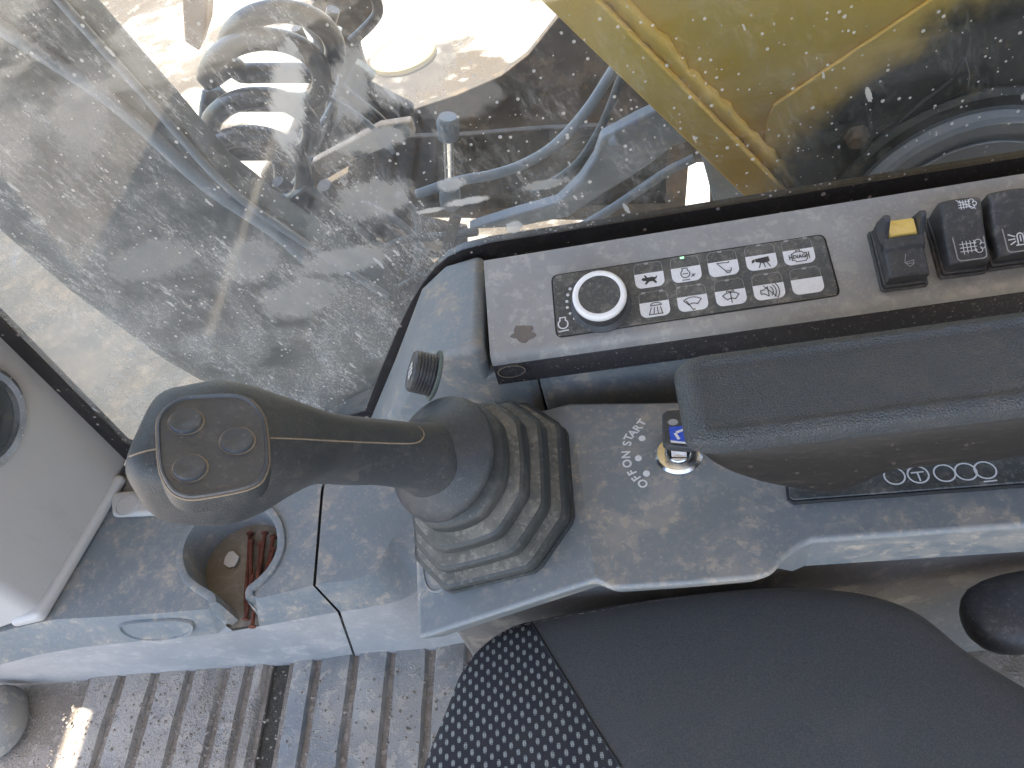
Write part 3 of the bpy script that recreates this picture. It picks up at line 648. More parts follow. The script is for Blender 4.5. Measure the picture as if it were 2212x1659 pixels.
# lettering OFF ON START
LT = [[('O', 1389, 1044), ('F', 1375, 1032), ('F', 1366, 1020)], [('O', 1355.5, 1001), ('N', 1353, 982)], [('S', 1355.5, 958), ('T', 1358.5, 945), ('A', 1367, 936), ('R', 1377.5, 925), ('T', 1387, 913)]]
seq = [q for w in LT for q in w]
for w, word in zip(LT, ('off', 'on', 'start')):
    V = []; F = []
    for ch, u, v in w:
        i = seq.index((ch, u, v)); a = seq[max(i - 1, 0)]; b = seq[min(i + 1, len(seq) - 1)]
        pa, pb = P(a[1], a[2], PZ), P(b[1], b[2], PZ); dx = pb - pa
        fr = frame(P(u, v, PZ + 0.0006), (0, 0, 1), dx)
        tv, tf = text_mesh(ch, 0.0100); b0 = len(V)
        V += [fr @ x for x in tv]; F += [[b0 + k for k in f] for f in tf]
    mesh('lettering', V, F, M['white'], pod, smooth=0)
for u, v in ((1387, 947), (1379, 990), (1396.5, 1023)):
    lathe('position_dot', [(0.0029, 0.0), (0.0028, 0.0004), (0.0, 0.0005)], M['white'], pod, frame(P(u, v, PZ + .0003), (0, 0, 1)), seg=20, smooth=0)
# ignition lock
lk = frame(P(1466, 983, PZ), (0, 0, 1))
lock = lathe('ignition_lock', [(0.0193, 0.0), (0.0193, 0.0012), (0.0172, 0.0032), (0.0112, 0.0036), (0.0104, 0.0022), (0.0, 0.0022)], M['chrome'], pod, lk, smooth=30)
lathe('lock_barrel', [(0.0102, 0.0020), (0.0102, 0.0045), (0.0095, 0.0052), (0.0, 0.0052)], M['chrome'], lock, lk, smooth=30)
a = P(1448, 985, PZ + .0056); b = P(1481, 985, PZ + .0056); nn = Vector((0, 1, 0)) * 0.0014
mesh('key_slot', [a - nn, b - nn, b + nn, a + nn], [[0, 1, 2, 3]], M['void'], lock, smooth=0)
# key
KZ = PZ + 0.022
key = thing('ignition_key', P(1468, 975, PZ), 'black ignition key with blue badge in the chrome lock', 'key')
kp = [(1430, 893), (1441, 885), (1500, 882), (1510, 890), (1510, 960), (1500, 966), (1474, 966), (1445, 963), (1431, 957)]
head = prism('key_head', [P(u, v, KZ) for u, v in kp], (0, 0, -0.008), M['black'], key, bevel=0.0018)
prism('blade', [P(1449, 958, KZ - .002), P(1482, 958, KZ - .002), P(1482, 966, KZ - .002), P(1449, 966, KZ - .002)], (0, 0, -0.014), M['chrome'], key)
prism('badge', [P(1445, 923, KZ + .0003), P(1512, 918, KZ + .0003), P(1512, 958, KZ + .0003), P(1448, 951, KZ + .0003)], (0, 0, 0.0006), M['blue'], key)
mesh('badge_edge', [P(1448, 951, KZ + .0012), P(1512, 958, KZ + .0012), P(1512, 962, KZ + .0012), P(1450, 956, KZ + .0012)], [[0, 1, 2, 3]], M['white'], key, smooth=0)
mesh('badge_mark', [P(1455, 936, KZ + .0012), P(1461, 934, KZ + .0012), P(1470, 948, KZ + .0012), P(1464, 950, KZ + .0012)], [[0, 1, 2, 3]], M['white'], key, smooth=0)
mesh('badge_mark', [P(1459, 932, KZ + .0012), P(1480, 924, KZ + .0012), P(1480, 929, KZ + .0012), P(1464, 936, KZ + .0012)], [[0, 1, 2, 3]], M['white'], key, smooth=0)
mesh('key_hole', [P(1454 + 11 * math.cos(t), 912 + 7 * math.sin(t), KZ + .0006) for t in [i * math.pi / 8 for i in range(16)]], [list(range(16))], M['grey_print'], key, smooth=0)
# small control strip under the armrest
rp = [(1701, 1050), (1704, 1078), (1714, 1084), (2300, 1040), (2300, 985), (1720, 1025)]
strp = prism('control_strip', [P(u, v, PZ + .001) for u, v in rp], (0, 0, 0.003), M['keypad'], pod, bevel=0.0012)
tube('strip_edge', [P(u, v, PZ + .002) for u, v in ((1701, 1050), (1704, 1079), (1714, 1086), (2300, 1042))], 0.0016, M['void'], strp, seg=6)
for k, u in enumerate((1932, 1983, 2040, 2086, 2128)):
    fr = frame(P(u, 1029 - k * 3.2, PZ + .0042), (0, 0, 1))
    ln = [circ(0, 0, 0.0072, 24)]
    if k == 1: ln += [[(-.004, .002), (.004, .002)], [(0, .002), (0, -.005)]]
    if k == 4: ln += [[(-.004, -.0095), (.004, -.0095)]]
    ribbons('round_icon', fr, ln, 0.0012, M['white'], strp)

# ------------------------------------------------------------------ joystick
B0 = Vector((-0.131, 0.366, 0.580)); C0 = Vector((-0.141, 0.327, 0.700))
js = thing('joystick', B0, 'black joystick with three thumb buttons on a dusty rubber bellows', 'joystick')
ST = [((930, 900), (915, 1085), .706, .026), ((880, 906), (880, 1064), .722, .024), ((820, 901), (815, 1056), .742, .0235), ((740, 893), (735, 1056), .765, .0235), ((670, 882), (660, 1057), .788, .024),
      ((605, 864), (585, 1080), .808, .0255), ((530, 847), (510, 1107), .824, .027), ((440, 840), (430, 1122), .836, .0275), ((365, 850), (360, 1118), .842, .027), ((320, 864), (322, 1104), .844, .0265), ((290, 884), (296, 1082), .844, .0240), ((273, 908), (279, 1056), .843, .0175)]
def _adj(i, a, b):
    k = min(1.0, i / 7.0); sh = 46 * k; sq = 20 + 7 * k if i < 9 else (18, 10, 0)[i - 9]
    return (a[0] + sh, a[1] + sq), (b[0] + sh, b[1] - sq * .9)
ST = [(*_adj(i, a, b), z, d) for i, (a, b, z, d) in enumerate(ST)]
cs = [(P(*a, z) + P(*b, z)) / 2 for a, b, z, d in ST]; ws = [(P(*a, z) - P(*b, z)) / 2 for a, b, z, d in ST]; ds = [d for *_, d in ST]
cs = catmull(cs, 4); ws = catmull(ws, 4); ds = [v.x for v in catmull([Vector((d, 0, 0)) for d in ds], 4)]
rings = []; NS = 48; nrm = []
for i in range(len(cs)):
    ii = min(i, 34); ax = (cs[ii + 1] - cs[max(ii - 1, 0)]).normalized()
    w = ws[i] - ax * ws[i].dot(ax); dd = ax.cross(w).normalized()
    if dd.dot(CAM - cs[i]) < 0: dd = -dd
    nrm.append(dd); r = []
    ex = 2.4 if i < 16 else 2.4 + min(1.8, (i - 16) * 0.15)
    for k in range(NS):
        t = 2 * math.pi * k / NS; c_, s_ = math.cos(t), math.sin(t)
        r.append(cs[i] + w * (abs(c_) ** (2 / ex) * (1 if c_ > 0 else -1)) + dd * ds[i] * (abs(s_) ** (2 / ex) * (1 if s_ > 0 else -1)))
    rings.append(r)
grip = loft('grip', rings, M['rubber'], js, smooth=75)
gb = bvh_of(grip)
def gline(px, r, name, parent, n=8, closed=False, mat='dirt_line', seg=6, lift=0.0):
    pts = catmull([Vector((u, v, 0)) for u, v in px], n, closed)
    h = [hit(gb, p.x, p.y, lift) for p in pts]; h = [p for p in h if p is not None]
    return tube(name, h, r, M[mat], parent, seg=seg, closed=closed)
gline([(584, 946), (640, 948), (740, 953), (830, 957), (880, 958), (903, 955), (915, 944), (913, 930), (903, 921)], 0.00055, 'seam_line', grip)
gline([(280, 986), (300, 979), (322, 973), (340, 970)], 0.0006, 'seam_line', grip)
# button plate
PLT = [(339, 919), (340, 955), (342, 990), (348, 1025), (370, 1062), (401, 1077), (437, 1076), (505, 1064), (539, 1055), (566, 1039), (580, 1005), (580, 975), (578, 945), (570, 901), (550, 872), (525, 857), (496, 852.5), (437, 855), (394, 860), (362, 878), (345, 898)]
hh = [hit(gb, u, v) for u, v in ((402, 915), (513, 956), (411, 1016), (460, 960))]
no = sum(nrm[26:36], Vector()).normalized(); oo = max(hh, key=lambda p: p.dot(no))
pl3 = catmull([PP(u, v, oo, no) for u, v in PLT], 4, closed=True); pc3 = sum(pl3, Vector()) / len(pl3)
loft('button_plate', [[p - no * .006 for p in pl3], [p + no * .0006 for p in pl3], [p * .985 + pc3 * .015 + no * .0016 for p in pl3], [p * .955 + pc3 * .045 + no * .0018 for p in pl3], [p * .93 + pc3 * .07 + no * .0006 for p in pl3], [p * .05 + pc3 * .95 + no * .0006 for p in pl3]], M['rubber_smooth'], js, smooth=50)
tube('plate_joint', [p * 1.008 - pc3 * .008 - no * .0002 for p in pl3], 0.0006, M['dirt_line'], js, seg=6, closed=True)
loft('plate_flange', [[p * 1.02 - pc3 * .02 - no * .010 for p in pl3], [p * 1.018 - pc3 * .018 - no * .0026 for p in pl3], [p * 1.012 - pc3 * .012 - no * .0008 for p in pl3], [p * .99 + pc3 * .01 - no * .0008 for p in pl3]], M['rubber'], js, cap=False, smooth=80)
for u, v in ((402.5, 915), (513, 956.5), (411, 1016)):
    c_ = PP(u, v, oo, no) + no * .0005; rr = (PP(u + 36, v, oo, no) - PP(u, v, oo, no)).length
    bt = lathe('thumb_button', [(rr, -.002), (rr, .0018), (rr * .95, .0028), (rr * .8, .0030), (rr * .5, .0022), (0.0, .0018)], M['rubber_smooth'], js, frame(c_, no), smooth=50)
    tube('button_joint', [frame(c_, no) @ Vector((1.05 * rr * math.cos(a), 1.05 * rr * math.sin(a), 0.0005)) for a in [2 * math.pi * i / 40 for i in range(40)]], lambda s: 0.0006 + 0.0004 * math.sin(s * 6.28), M['dirt_line'], bt, seg=6, closed=True)
# collar skirt
cax = _n((-0.42, -0.26, 0.87)); cc = P(950, 988, 0.692)
lathe('collar', [(0.036, -0.0075), (0.0452, -0.0065), (0.0470, -0.0045), (0.0474, -0.002), (0.0464, 0.001), (0.0435, 0.0045), (0.0385, 0.0090), (0.032, 0.0135), (0.026, 0.020), (0.022, 0.028)], M['rubber'], js, frame(cc, cax), seg=64, smooth=60)
# bellows: one mesh for each fold
top_c = cc - cax * 0.010
def bring(s, q, grow, n=80):
    """boot outline at height fraction s with the size it has at fraction q"""
    c_ = B0.lerp(top_c, s); ez = Vector((pn_.x, pn_.y, pn_.z)).lerp(cax, s).normalized()
    fr = frame(c_, ez); hx = 0.070 * (1 - q) + 0.036 * q + grow; hy = 0.078 * (1 - q) + 0.036 * q + grow; e = 5.0 * (1 - q) + 2.8 * q
    out = []
    for k in range(n):
        t = 2 * math.pi * (k + .5) / n; a, b = math.cos(t), math.sin(t)
        ch = 1.0 / max(abs(a) / hx, abs(b) / hy, (abs(a) / hx + abs(b) / hy) / 1.55)       # rectangle with cut corners
        ro = 1.0 / math.sqrt((a / hx) ** 2 + (b / hy) ** 2)
        w_ = min(1, q * 1.05) ** 1.6; rad = ch * (1 - w_) + ro * w_
        out.append(fr @ Vector((rad * a, rad * b, 0)))
    return out
nf = 4
boot = loft('boot', [bring(s / 20.0, s / 20.0, -0.012) for s in range(21)], M['boot_dirt'], js, smooth=60)
for i in range(nf):
    s0 = i / nf; h = 1.0 / nf
    rr_ = [bring(s0 - .01, s0, -0.010), bring(s0 + .004, s0, 0.0004), bring(s0 + h * .10, s0, 0.0022), bring(s0 + h * .55, s0, 0.0022), bring(s0 + h * .64, s0, 0.0010), bring(s0 + h * .70, s0, -0.0016), bring(s0 + h * 1.0, s0 + h, -0.0062), bring(s0 + h * 1.02, s0 + h, -0.011)]
    fo = loft('bellows_fold', rr_, M['boot'], boot, cap=False, smooth=38)
    fo.data.materials.append(M['boot_dirt'])
    for pq in fo.data.polygons:
        if i < nf - 1 and pq.index // 80 in (5, 6): pq.material_index = 1
loft('boot_flange', [bring(-0.09, 0, 0.004), bring(-0.03, 0, 0.0045), bring(0.0, 0, 0.003), bring(0.02, 0, -0.004)], M['boot'], boot, cap=False, smooth=38)

# ------------------------------------------------------------------ armrest
ar = thing('armrest', (0.24, 0.33, 0.64), 'black textured vinyl armrest pad above the ignition lock', 'armrest')
AY0, AY1, AZ = 0.290, 0.365, 0.732
prof_px = [(1470, 945), (1490, 966), (1530, 1000), (1580, 1022), (1640, 1044), (1740, 1068), (1790, 1074), (1830, 1064), (1870, 1038), (1910, 1020), (2000, 1010), (2212, 990), (2330, 985)]
bot = sorted([(PY(u, v + min(20, (u - 1470) * .16), AY0 + .004).x, PY(u, v + min(20, (u - 1470) * .16), AY0 + .004).z) for u, v in prof_px])
def interp(x, tab):
    if x <= tab[0][0]: return tab[0][1]
    for (x0, z0), (x1, z1) in zip(tab[:-1], tab[1:]):
        if x <= x1: return z0 + (z1 - z0) * (x - x0) / (x1 - x0)
    return tab[-1][1]
x0 = bot[0][0] + 0.0035
xs = [x0 + q for q in (0, .0006, .002, .0045, .008, .012, .016, .021, .028, .036, .046, .058, .07, .082, .094, .104, .114, .124, .134, .144, .155, .17, .19, .21, .24, .28, .33, .38, .43, .48, .52)]
rings = []; NR = 88
low_r = []
SPL = 0.020          # depth of the padded upper half
for i, x in enumerate(xs):
    e = min(1.0, ((x - x0) / 0.022)); k = math.sqrt(max(0.0, 1 - (1 - e) ** 2))
    ym = (AY0 + AY1) / 2; hy = (AY1 - AY0) / 2 * (0.70 + 0.30 * k) if e < 1 else (AY1 - AY0) / 2
    zt = AZ - 0.012 * (1 - k); zb = min(zt - 0.004, AZ - 0.021 + 0.006 * (1 - k))
    zc = (zt + zb) / 2; hz = (zt - zb) / 2; r = []
    for j in range(NR):
        t = 2 * math.pi * j / NR; a, b = math.cos(t), math.sin(t); ex = 4.5
        yy = hy * abs(a) ** (2 / ex) * (1 if a > 0 else -1); zz = hz * abs(b) ** (2 / ex) * (1 if b > 0 else -1)
        if zz > 0:   # sunk, softly padded middle of the pad
            q = max(0, min(1, (0.80 - abs(yy) / hy) / 0.14)); q = q * q * (3 - 2 * q)
            e2 = max(0, min(1, (x - x0 - 0.012) / 0.010)); e2 = e2 * e2 * (3 - 2 * e2)
            zz -= 0.0026 * q * e2
        r.append(Vector((x, ym + yy, zc + zz)))
    rings.append(r)
    zb2 = min(interp(x, bot), AZ - 0.018); c2 = AZ - 0.012
    r = []
    for j in range(40):
        t = 2 * math.pi * j / 40; a, b = math.cos(t), math.sin(t); ex = 3.2
        h2 = max(0.002, (c2 - zb2) / 2)
        r.append(Vector((x + 0.003, ym + (hy - 0.0022) * abs(a) ** (2 / ex) * (1 if a > 0 else -1), (c2 + zb2) / 2 + h2 * abs(b) ** (2 / ex) * (1 if b > 0 else -1))))
    low_r.append(r)
loft('pad', rings, M['armrest'], ar, smooth=80)
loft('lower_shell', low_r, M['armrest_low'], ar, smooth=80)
# ------------------------------------------------------------------ seat
seat = thing('seat', P(1600, 1640, FZ), 'dark cloth operator seat with patterned front and plain side bolster', 'seat')
SZ = 0.495
so = [(880, 1720), (905, 1650), (930, 1585), (955, 1525), (985, 1450), (1012, 1410), (1050, 1374), (1095, 1347), (1150, 1330), (1290, 1303), (1400, 1285), (1500, 1272), (1600, 1262), (1690, 1258), (1780, 1261), (1860, 1270), (1930, 1288), (1985, 1312), (2030, 1343), (2080, 1385), (2130, 1420), (2200, 1462), (2330, 1545), (2500, 1720), (2500, 2100), (860, 2100), (862, 1850)]
s3 = catmull([P(u, v, SZ) for u, v in so], 6, closed=True)
scn = P(1620, 1900, SZ)
rings = []
for (k, dz, ofs) in ((1, -0.09, -.006), (1, -0.05, -.002), (1, -0.022, 0), (1, -0.010, -.0015), (1, -.003, -.004), (1, 0.0, -.009), (1, .0022, -.016), (1, .004, -.028), (1, .0062, -.045), (.78, .010, -.045), (.55, .011, -.045), (.3, .011, -.045), (.02, .011, -.045)):
    r = []
    for p in s3:
        dv = (scn - p).normalized(); q = p + dv * (-ofs); q = scn + (q - scn) * k
        r.append(Vector((q.x, q.y, SZ + dz)))
    rings.append(r)
v_, f_ = loft_vf(rings, cap=True)
me = bpy.data.meshes.new('seat_all'); me.from_pydata([tuple(v) for v in v_], [], f_)
pa = P(1142, 1332, SZ); pb = P(1340, 1659, SZ + .006); sn = (pb - pa).cross(Vector((0, 0, 1))).normalized()
fab_p, fab_s = fabric_pattern(), fabric_plain()
parts = []
for nm, side, mt in (('patterned_cushion', 1, fab_p), ('side_bolster', -1, fab_s)):
    bm = bmesh.new(); bm.from_mesh(me); bmesh.ops.recalc_face_normals(bm, faces=bm.faces)
    front = (P(1000, 1650, SZ) - pa).dot(sn) > 0
    bmesh.ops.bisect_plane(bm, geom=bm.verts[:] + bm.edges[:] + bm.faces[:], plane_co=pa, plane_no=sn, clear_inner=(front if side == 1 else not front), clear_outer=(not front if side == 1 else front))
    m2 = bpy.data.meshes.new(nm); bm.to_mesh(m2); bm.free()
    parts.append(mobj(nm, m2, mt, seat, smooth=80))
sb = bvh_of(*parts)
def sline(px, r, name, mat, n=6, lift=0.0):
    pts = catmull([Vector((u, v, 0)) for u, v in px], n); h = [hit(sb, p.x, p.y, lift) for p in pts]; h = [p for p in h if p]
    return tube(name, h, r, mat, seat, seg=6)
sline([(1143, 1336), (1190, 1415), (1240, 1495), (1290, 1577), (1342, 1658)], 0.0011, 'seam', M['void'])
V = []; F = []          # stitches along the bolster's edge
pts = catmull([Vector((u, v, 0)) for u, v in ((1000, 1452), (1035, 1404), (1080, 1370), (1150, 1345), (1300, 1318), (1400, 1300), (1480, 1290))], 12)
for a, b in zip(pts[0::2], pts[1::2]):
    p, q = hit(sb, a.x, a.y, .0003), hit(sb, b.x, b.y, .0003)
    if p and q:
        v2, f2 = tube_vf([p, p.lerp(q, .8)], 0.0006, 6, base=len(V)); V += v2; F += f2
mesh('stitching', V, F, plain('thread', (0.13, 0.11, 0.12), 0.8), seat)
# seat adjuster knob
kc = P(2165, 1330, 0.43)
kn = thing('seat_lever', kc, 'black rubber seat adjuster handle right of the seat', 'lever')
ha = P(2086, 1352, 0.45); hb = P(2420, 1280, 0.45); ax = (hb - ha).normalized(); rings = []
sd_ = ax.cross(Vector((0, 0, 1))).normalized()
for s_, r_ in ((0, .004), (.002, .014), (.007, .021), (.015, .0265), (.028, .030), (.045, .0315), (.07, .031), (.1, .028), (.13, .0255), (.16, .025)):
    c_ = ha + ax * s_
    rings.append([c_ + (sd_ * math.cos(t) * 1.05 + Vector((0, 0, 1)) * math.sin(t) * .8) * r_ * (1 + .05 * math.sin(3 * t)) for t in [2 * math.pi * i / 36 for i in range(36)]])
loft('handle', rings, M['black'], kn, smooth=80)
tube('lever_arm', [ha + ax * .12, ha + ax * .3, ha + ax * .42 + Vector((0, 0.03, -.05))], 0.010, M['black'], kn)
# ------------------------------------------------------------------ side console with the switch panel
TN = Vector((0, -math.sin(R(20)), math.cos(R(20)))); TO = Vector((-0.02, 0.511, 0.666)); EX = Vector((1, 0, 0)); EY = TN.cross(EX)
def T(u, v, lift=0.0): return PP(u, v, TO, TN) + TN * lift
def tfr(u, v, lift=0.0): return frame(T(u, v, lift), TN, EX)
sdc = thing('side_console', (-0.05, 0.5, CZ), 'blue grey side console under the window carrying the switch panel', 'console')
body = [(-0.124, .662, .466), (-0.165, .655, .468), (-0.195, .632, .473), (-0.255, .535, .505), (-0.322, .432, .545), (-0.326, .401, .55), (-0.085, .401, .466), (-0.085, .622, .466), (-0.124, .622, .466)]
nb_ = len(body); V = [(x, y, z) for x, z, y in body] + [(x, .593, z) for x, z, y in body]
F = [[0, 1, 2, 8], [2, 3, 6, 7, 8], [3, 4, 5, 6], list(range(2 * nb_ - 1, nb_ - 1, -1))] + [[k, (k + 1) % nb_, nb_ + (k + 1) % nb_, nb_ + k] for k in range(nb_)]
mesh('console_flank', V, F, M['console'], sdc, bevel=0.016, bseg=5)
prism('console_wall', [(-0.083, 0.468, .401), (0.70, 0.468, .401), (0.70, 0.468, .622), (-0.083, 0.468, .622)], (0, 0.12, 0), M['console'], sdc, bevel=0.002)
# 12 V style ribbed cap on the flank
fa = Vector((-0.195, 0, .632)); fb = Vector((-0.322, 0, .432)); fdir = (fb - fa).normalized(); fnm = Vector((fdir.z, 0, -fdir.x))
if fnm.x > 0: fnm = -fnm
kf = frame(PP(938, 812, fa, fnm), fnm, (0, 1, 0))
pr = [(0.0185, -0.002), (0.0185, 0.001), (0.0172, 0.0012)]
for i in range(5): pr += [(0.0160, .0018 + i * .0026), (0.0168, .0024 + i * .0026), (0.0168, .0036 + i * .0026), (0.0160, .0042 + i * .0026)]
pr += [(0.0168, .0150), (0.0165, .0180), (0.0150, .0194), (0.0142, .0186), (0.0, .0186)]
capk = lathe('ribbed_knob', pr, M['black'], sdc, kf, smooth=30)
fr_ = kf @ Matrix.Translation((0, 0, .0190))
ribbons('knob_icon', fr_, [[(-.007, -.006), (-.003, .006)], [(-.003, -.007), (.002, .007)], [(.002, -.006), (.006, .005)], [(-.008, .001), (.007, -.001)], [(-.006, .004), (.005, .005)], [(-.006, -.004), (.006, -.003)]], 0.0013, M['white'], capk)
lathe('knob_gasket', [(0.0205, -.001), (0.0205, .0008), (0.018, .0012)], plain('green_grime', (0.12, 0.15, 0.13), .8), capk, kf, cap=False)

pan = thing('switch_panel', (0.1, 0.5, 0.65), 'dusty dark switch panel with rotary knob, keypad and rocker switches', 'control panel')
XL, XR = -0.119, 0.72
yb, yf = 0.5545, 0.4625
def tz(y): return TO.z + math.tan(R(20)) * (y - TO.y)
arc_ = [(yf + .0085 - .0085 * math.sin(R(a)), tz(yf + .0085) - .0075 + .0085 * math.cos(R(a)) - .001) for a in (10, 25, 40, 55, 70, 85)]
cs_ = [(yb, tz(yb)), (yf + .010, tz(yf + .010))] + arc_ + [(yf - .0002, tz(yf) - .022), (yf + .02, tz(yf) - .022), (yb, tz(yf) - .022)]
prism('panel_trim', [(XL, y, z) for y, z in cs_], (XR - XL, 0, 0), M['panel'], pan, smooth=40)
prism('panel_front', [(XL, y, z) for y, z in [(yf - .0006, tz(yf) - .010), (yf - .0010, tz(yf) - .034), (yf + .003, tz(yf) - .0395), (yf + .010, tz(yf) - .041), (yf + .03, tz(yf) - .041), (yf + .03, tz(yf) - .024), (yf + .001, tz(yf) - .010)]], (XR - XL, 0, 0), M['panel_gloss'], pan, smooth=40)
# oval blank on the front face
ov = frame(PY(1105, 800, yf - .0015), (0, -1, 0), (1, 0, 0))
lathe('oval_blank', [(0.0125, -.001), (0.0125, .0012), (0.0112, .0016), (0.0108, .0004), (0.0, .0004)], M['panel_gloss'], pan, ov @ Matrix.Diagonal((1, .62, 1, 1)), smooth=40)
ribbons('blank_outline', ov, [circ(0, 0, .0122, 32, 0, 360, .0076)], .0007, M['dirt_line'], pan, lift=.0016)
# brown spill stain on the panel: a thin dried film
spl = [T(1131 + 24 * math.cos(t) * (1 + .16 * math.sin(5 * t) + .1 * math.sin(9 * t + 1)), 721 + 19 * math.sin(t) * (1 + .16 * math.sin(5 * t) + .1 * math.sin(7 * t)), .0004) for t in [2 * math.pi * i / 48 for i in range(48)]]
mesh('dried_spill', spl, [list(range(48))], dusty('dried_spill', (0.15, 0.125, 0.11), dust=(.25, .22, .19), amt=.6, s1=60, rough=.7, speck=0), pan, smooth=0)
# keypad plate
kpx = [(1200, 600), (1480, 556), (1764, 512)]
def rounded(px, rad=14):
    out = []
    for i, (x, y) in enumerate(px):
        a = Vector(px[i - 1]) - Vector((x, y)); b = Vector(px[(i + 1) % len(px)]) - Vector((x, y)); a.normalize(); b.normalize()
        p0 = Vector((x, y)) + a * rad; p2 = Vector((x, y)) + b * rad
        for k in range(6):
            t = k / 5; q = p0 * (1 - t) ** 2 + Vector((x, y)) * 2 * t * (1 - t) + p2 * t * t; out.append((q.x, q.y))
    return out
KP = rounded([(1192, 597), (1779, 508), (1814, 637), (1203, 729)])
kp3 = [T(u, v, 0.0) for u, v in KP]; kpc = sum(kp3, Vector()) / len(kp3)
tube('keypad_joint', [p + TN * .0002 for p in kp3], 0.0009, M['void'], pan, seg=6, closed=True)
tube('keypad_dust', [T(u, v + 3, .0006) for u, v in ((1206, 723), (1400, 695), (1600, 664), (1806, 634))], 0.0008, M['dirt_line'], pan, seg=6)
kpad = prism('keypad_plate', [p * .995 + kpc * .005 + TN * .0002 for p in kp3], TN * .0012, M['keypad'], pan, bevel=.0005)
# rotary knob
kfr = tfr(1299, 660, .0015)
knob = lathe('rotary_knob', [(0.0265, 0), (0.0265, .0012), (0.0238, .0030), (0.0225, .0040), (0.0222, .0185), (0.0218, .0190), (0.0, .0190)], M['black'], pan, kfr, seg=64, smooth=35)
lathe('white_ring', [(0.0225, .0152), (0.0231, .0165), (0.0231, .0195), (0.0222, .0216), (0.0200, .0222), (0.0180, .0214), (0.0178, .0200)], M['ring_white'], knob, kfr, seg=64, cap=False, smooth=60)
lathe('knob_face', [(0.0182, .0192), (0.0179, .0206), (0.012, .0198), (0.0, .0190)], M['keypad'], knob, kfr, seg=64, smooth=60)
for i, (u, v, r) in enumerate([(1232, 626, 1.15), (1227, 639, 1.15), (1225, 653, 1.1), (1226, 666, 1.05), (1232, 679, 1.0), (1241, 690, .9), (1254, 699, .85), (1267.5, 704.5, .8)]):
    lathe('scale_dot', [(.00125 * r, 0), (.00125 * r, .0003), (0, .0004)], M['white'], kpad, tfr(u, v, .0016), seg=12, smooth=0)
ef = tfr(1217, 702, .0016)
ribbons('engine_icon', ef, [circ(0, 0, .0042, 22, 125, 415), [(-.0024, .0035), (-.0024, .0062), (.0024, .0062), (.0024, .0035)], [(-.004, -.0068), (.004, -.0062)]], .0011, M['white'], kpad)
# keys
def key_shape(w, h, r):        # flat top, round lower corners
    out = [(w / 2, h / 2), (-w / 2, h / 2)]
    for cx, a0 in ((-w / 2 + r, 180), (w / 2 - r, 270)):
        out += [(cx + r * math.cos(R(a0 + 15 * i)), -h / 2 + r + r * math.sin(R(a0 + 15 * i))) for i in range(7)]
    return out
BW, BH = 0.0252, 0.0138
bpx = [(1403.4, 607), (1483, 594.5), (1563, 582), (1645, 568.5), (1726, 556.5), (1415, 669.5), (1496.7, 656.8), (1579, 644.5), (1661.4, 631.8), (1744.4, 619.5)]
ks1 = key_shape(BW, BH, .0055); kv = [Vector((x, y, 0)) for x, y in ks1] + [Vector((x, y, .0007)) for x, y in ks1]; kn_ = len(ks1)
kf_ = [list(range(kn_))[::-1], list(range(kn_, 2 * kn_))] + [[i, (i + 1) % kn_, kn_ + (i + 1) % kn_, kn_ + i] for i in range(kn_)]
icons = []
s = .001
rab = [(-7, 1), (-5.6, 2.6), (-3.4, 2.2), (-4.6, 4.6), (-3.2, 5), (-1.6, 2.2), (2, 2.6), (5, 1.8), (7, 3.4), (6.4, 1), (4.4, -.6), (6.2, -3.4), (4.8, -4), (2.4, -1.6), (-.6, -1.8), (-3.4, -4.4), (-4.6, -3.6), (-2.8, -.8), (-5.6, -.4)]
icons.append(([], [[(x * s, y * s) for x, y in rab]]))
icons.append(([circ(-.001, .0004, .0038, 20, 125, 415), [(-.0032, .0034), (-.0032, .0056), (.0012, .0056), (.0012, .0034)], [(-.003, .0004), (.001, .0004)], [(-.004, -.0056), (.002, -.0056)], [(.005, -.001), (.006, -.003)], [(.004, -.003), (.007, -.001)]], []))
icons.append(([[(-.005, .0052), (.0012, -.003)], [(-.005, .0052), (-.001, .0052), (.0046, .0046)], [(.0012, -.003), (.0055, -.0035), (.0062, -.0008)], [(.0012, -.003), (.0022, -.005), (.005, -.0046)], [(.0042, .0044), (.0052, .0056)]], []))
icons.append(([[(-.0012, -.001), (-.003, -.0052)], [(.0012, -.001), (.002, -.0052)], [(.0042, -.001), (.0062, -.0052)]], [[(-.0082, .0022), (-.0056, .0036), (-.0056, .001), (-.0082, -.0004)], [(-.0052, .0034), (.0062, .0044), (.0066, -.0002), (.001, -.0014), (-.0052, .0006)]]))
icons.append(([[(-.0062, .003), (-.0062, -.003), (-.0046, -.003), (-.0032, -.0048), (.0044, -.0048), (.006, -.003), (.006, .0028), (.0036, .003), (.0024, .0044), (-.0036, .0044), (-.005, .003), (-.0062, .003)], [(-.0082, .002), (-.0082, -.002)], [(-.0082, 0), (-.0062, 0)], [(.006, 0), (.0078, 0)], [(.0078, .003), (.0078, -.003)], [(-.002, .0044), (-.002, .006), (.0012, .006), (.0012, .0044)]], []))
icons.append(([circ(.0012, .0032, .0046, 18, 0, 180, .0026), [(-.0034, .0032), (.0058, .0032)], [(-.003, .0012), (-.0052, -.0046)], [(-.0004, .0012), (-.0014, -.0046)], [(.0022, .0012), (.0022, -.0046)], [(.0048, .0012), (.0058, -.0046)], [(-.0056, -.005), (.0062, -.005)]], []))
icons.append(([circ(0, -.006, .0115, 12, 50, 130), circ(0, -.006, .0058, 10, 50, 130), [(-.0072, .0028), (-.0038, -.0014)], [(.0072, .0028), (.0038, -.0014)], [(-.005, .0022), (-.0006, -.0064), (.001, -.0056)]], []))
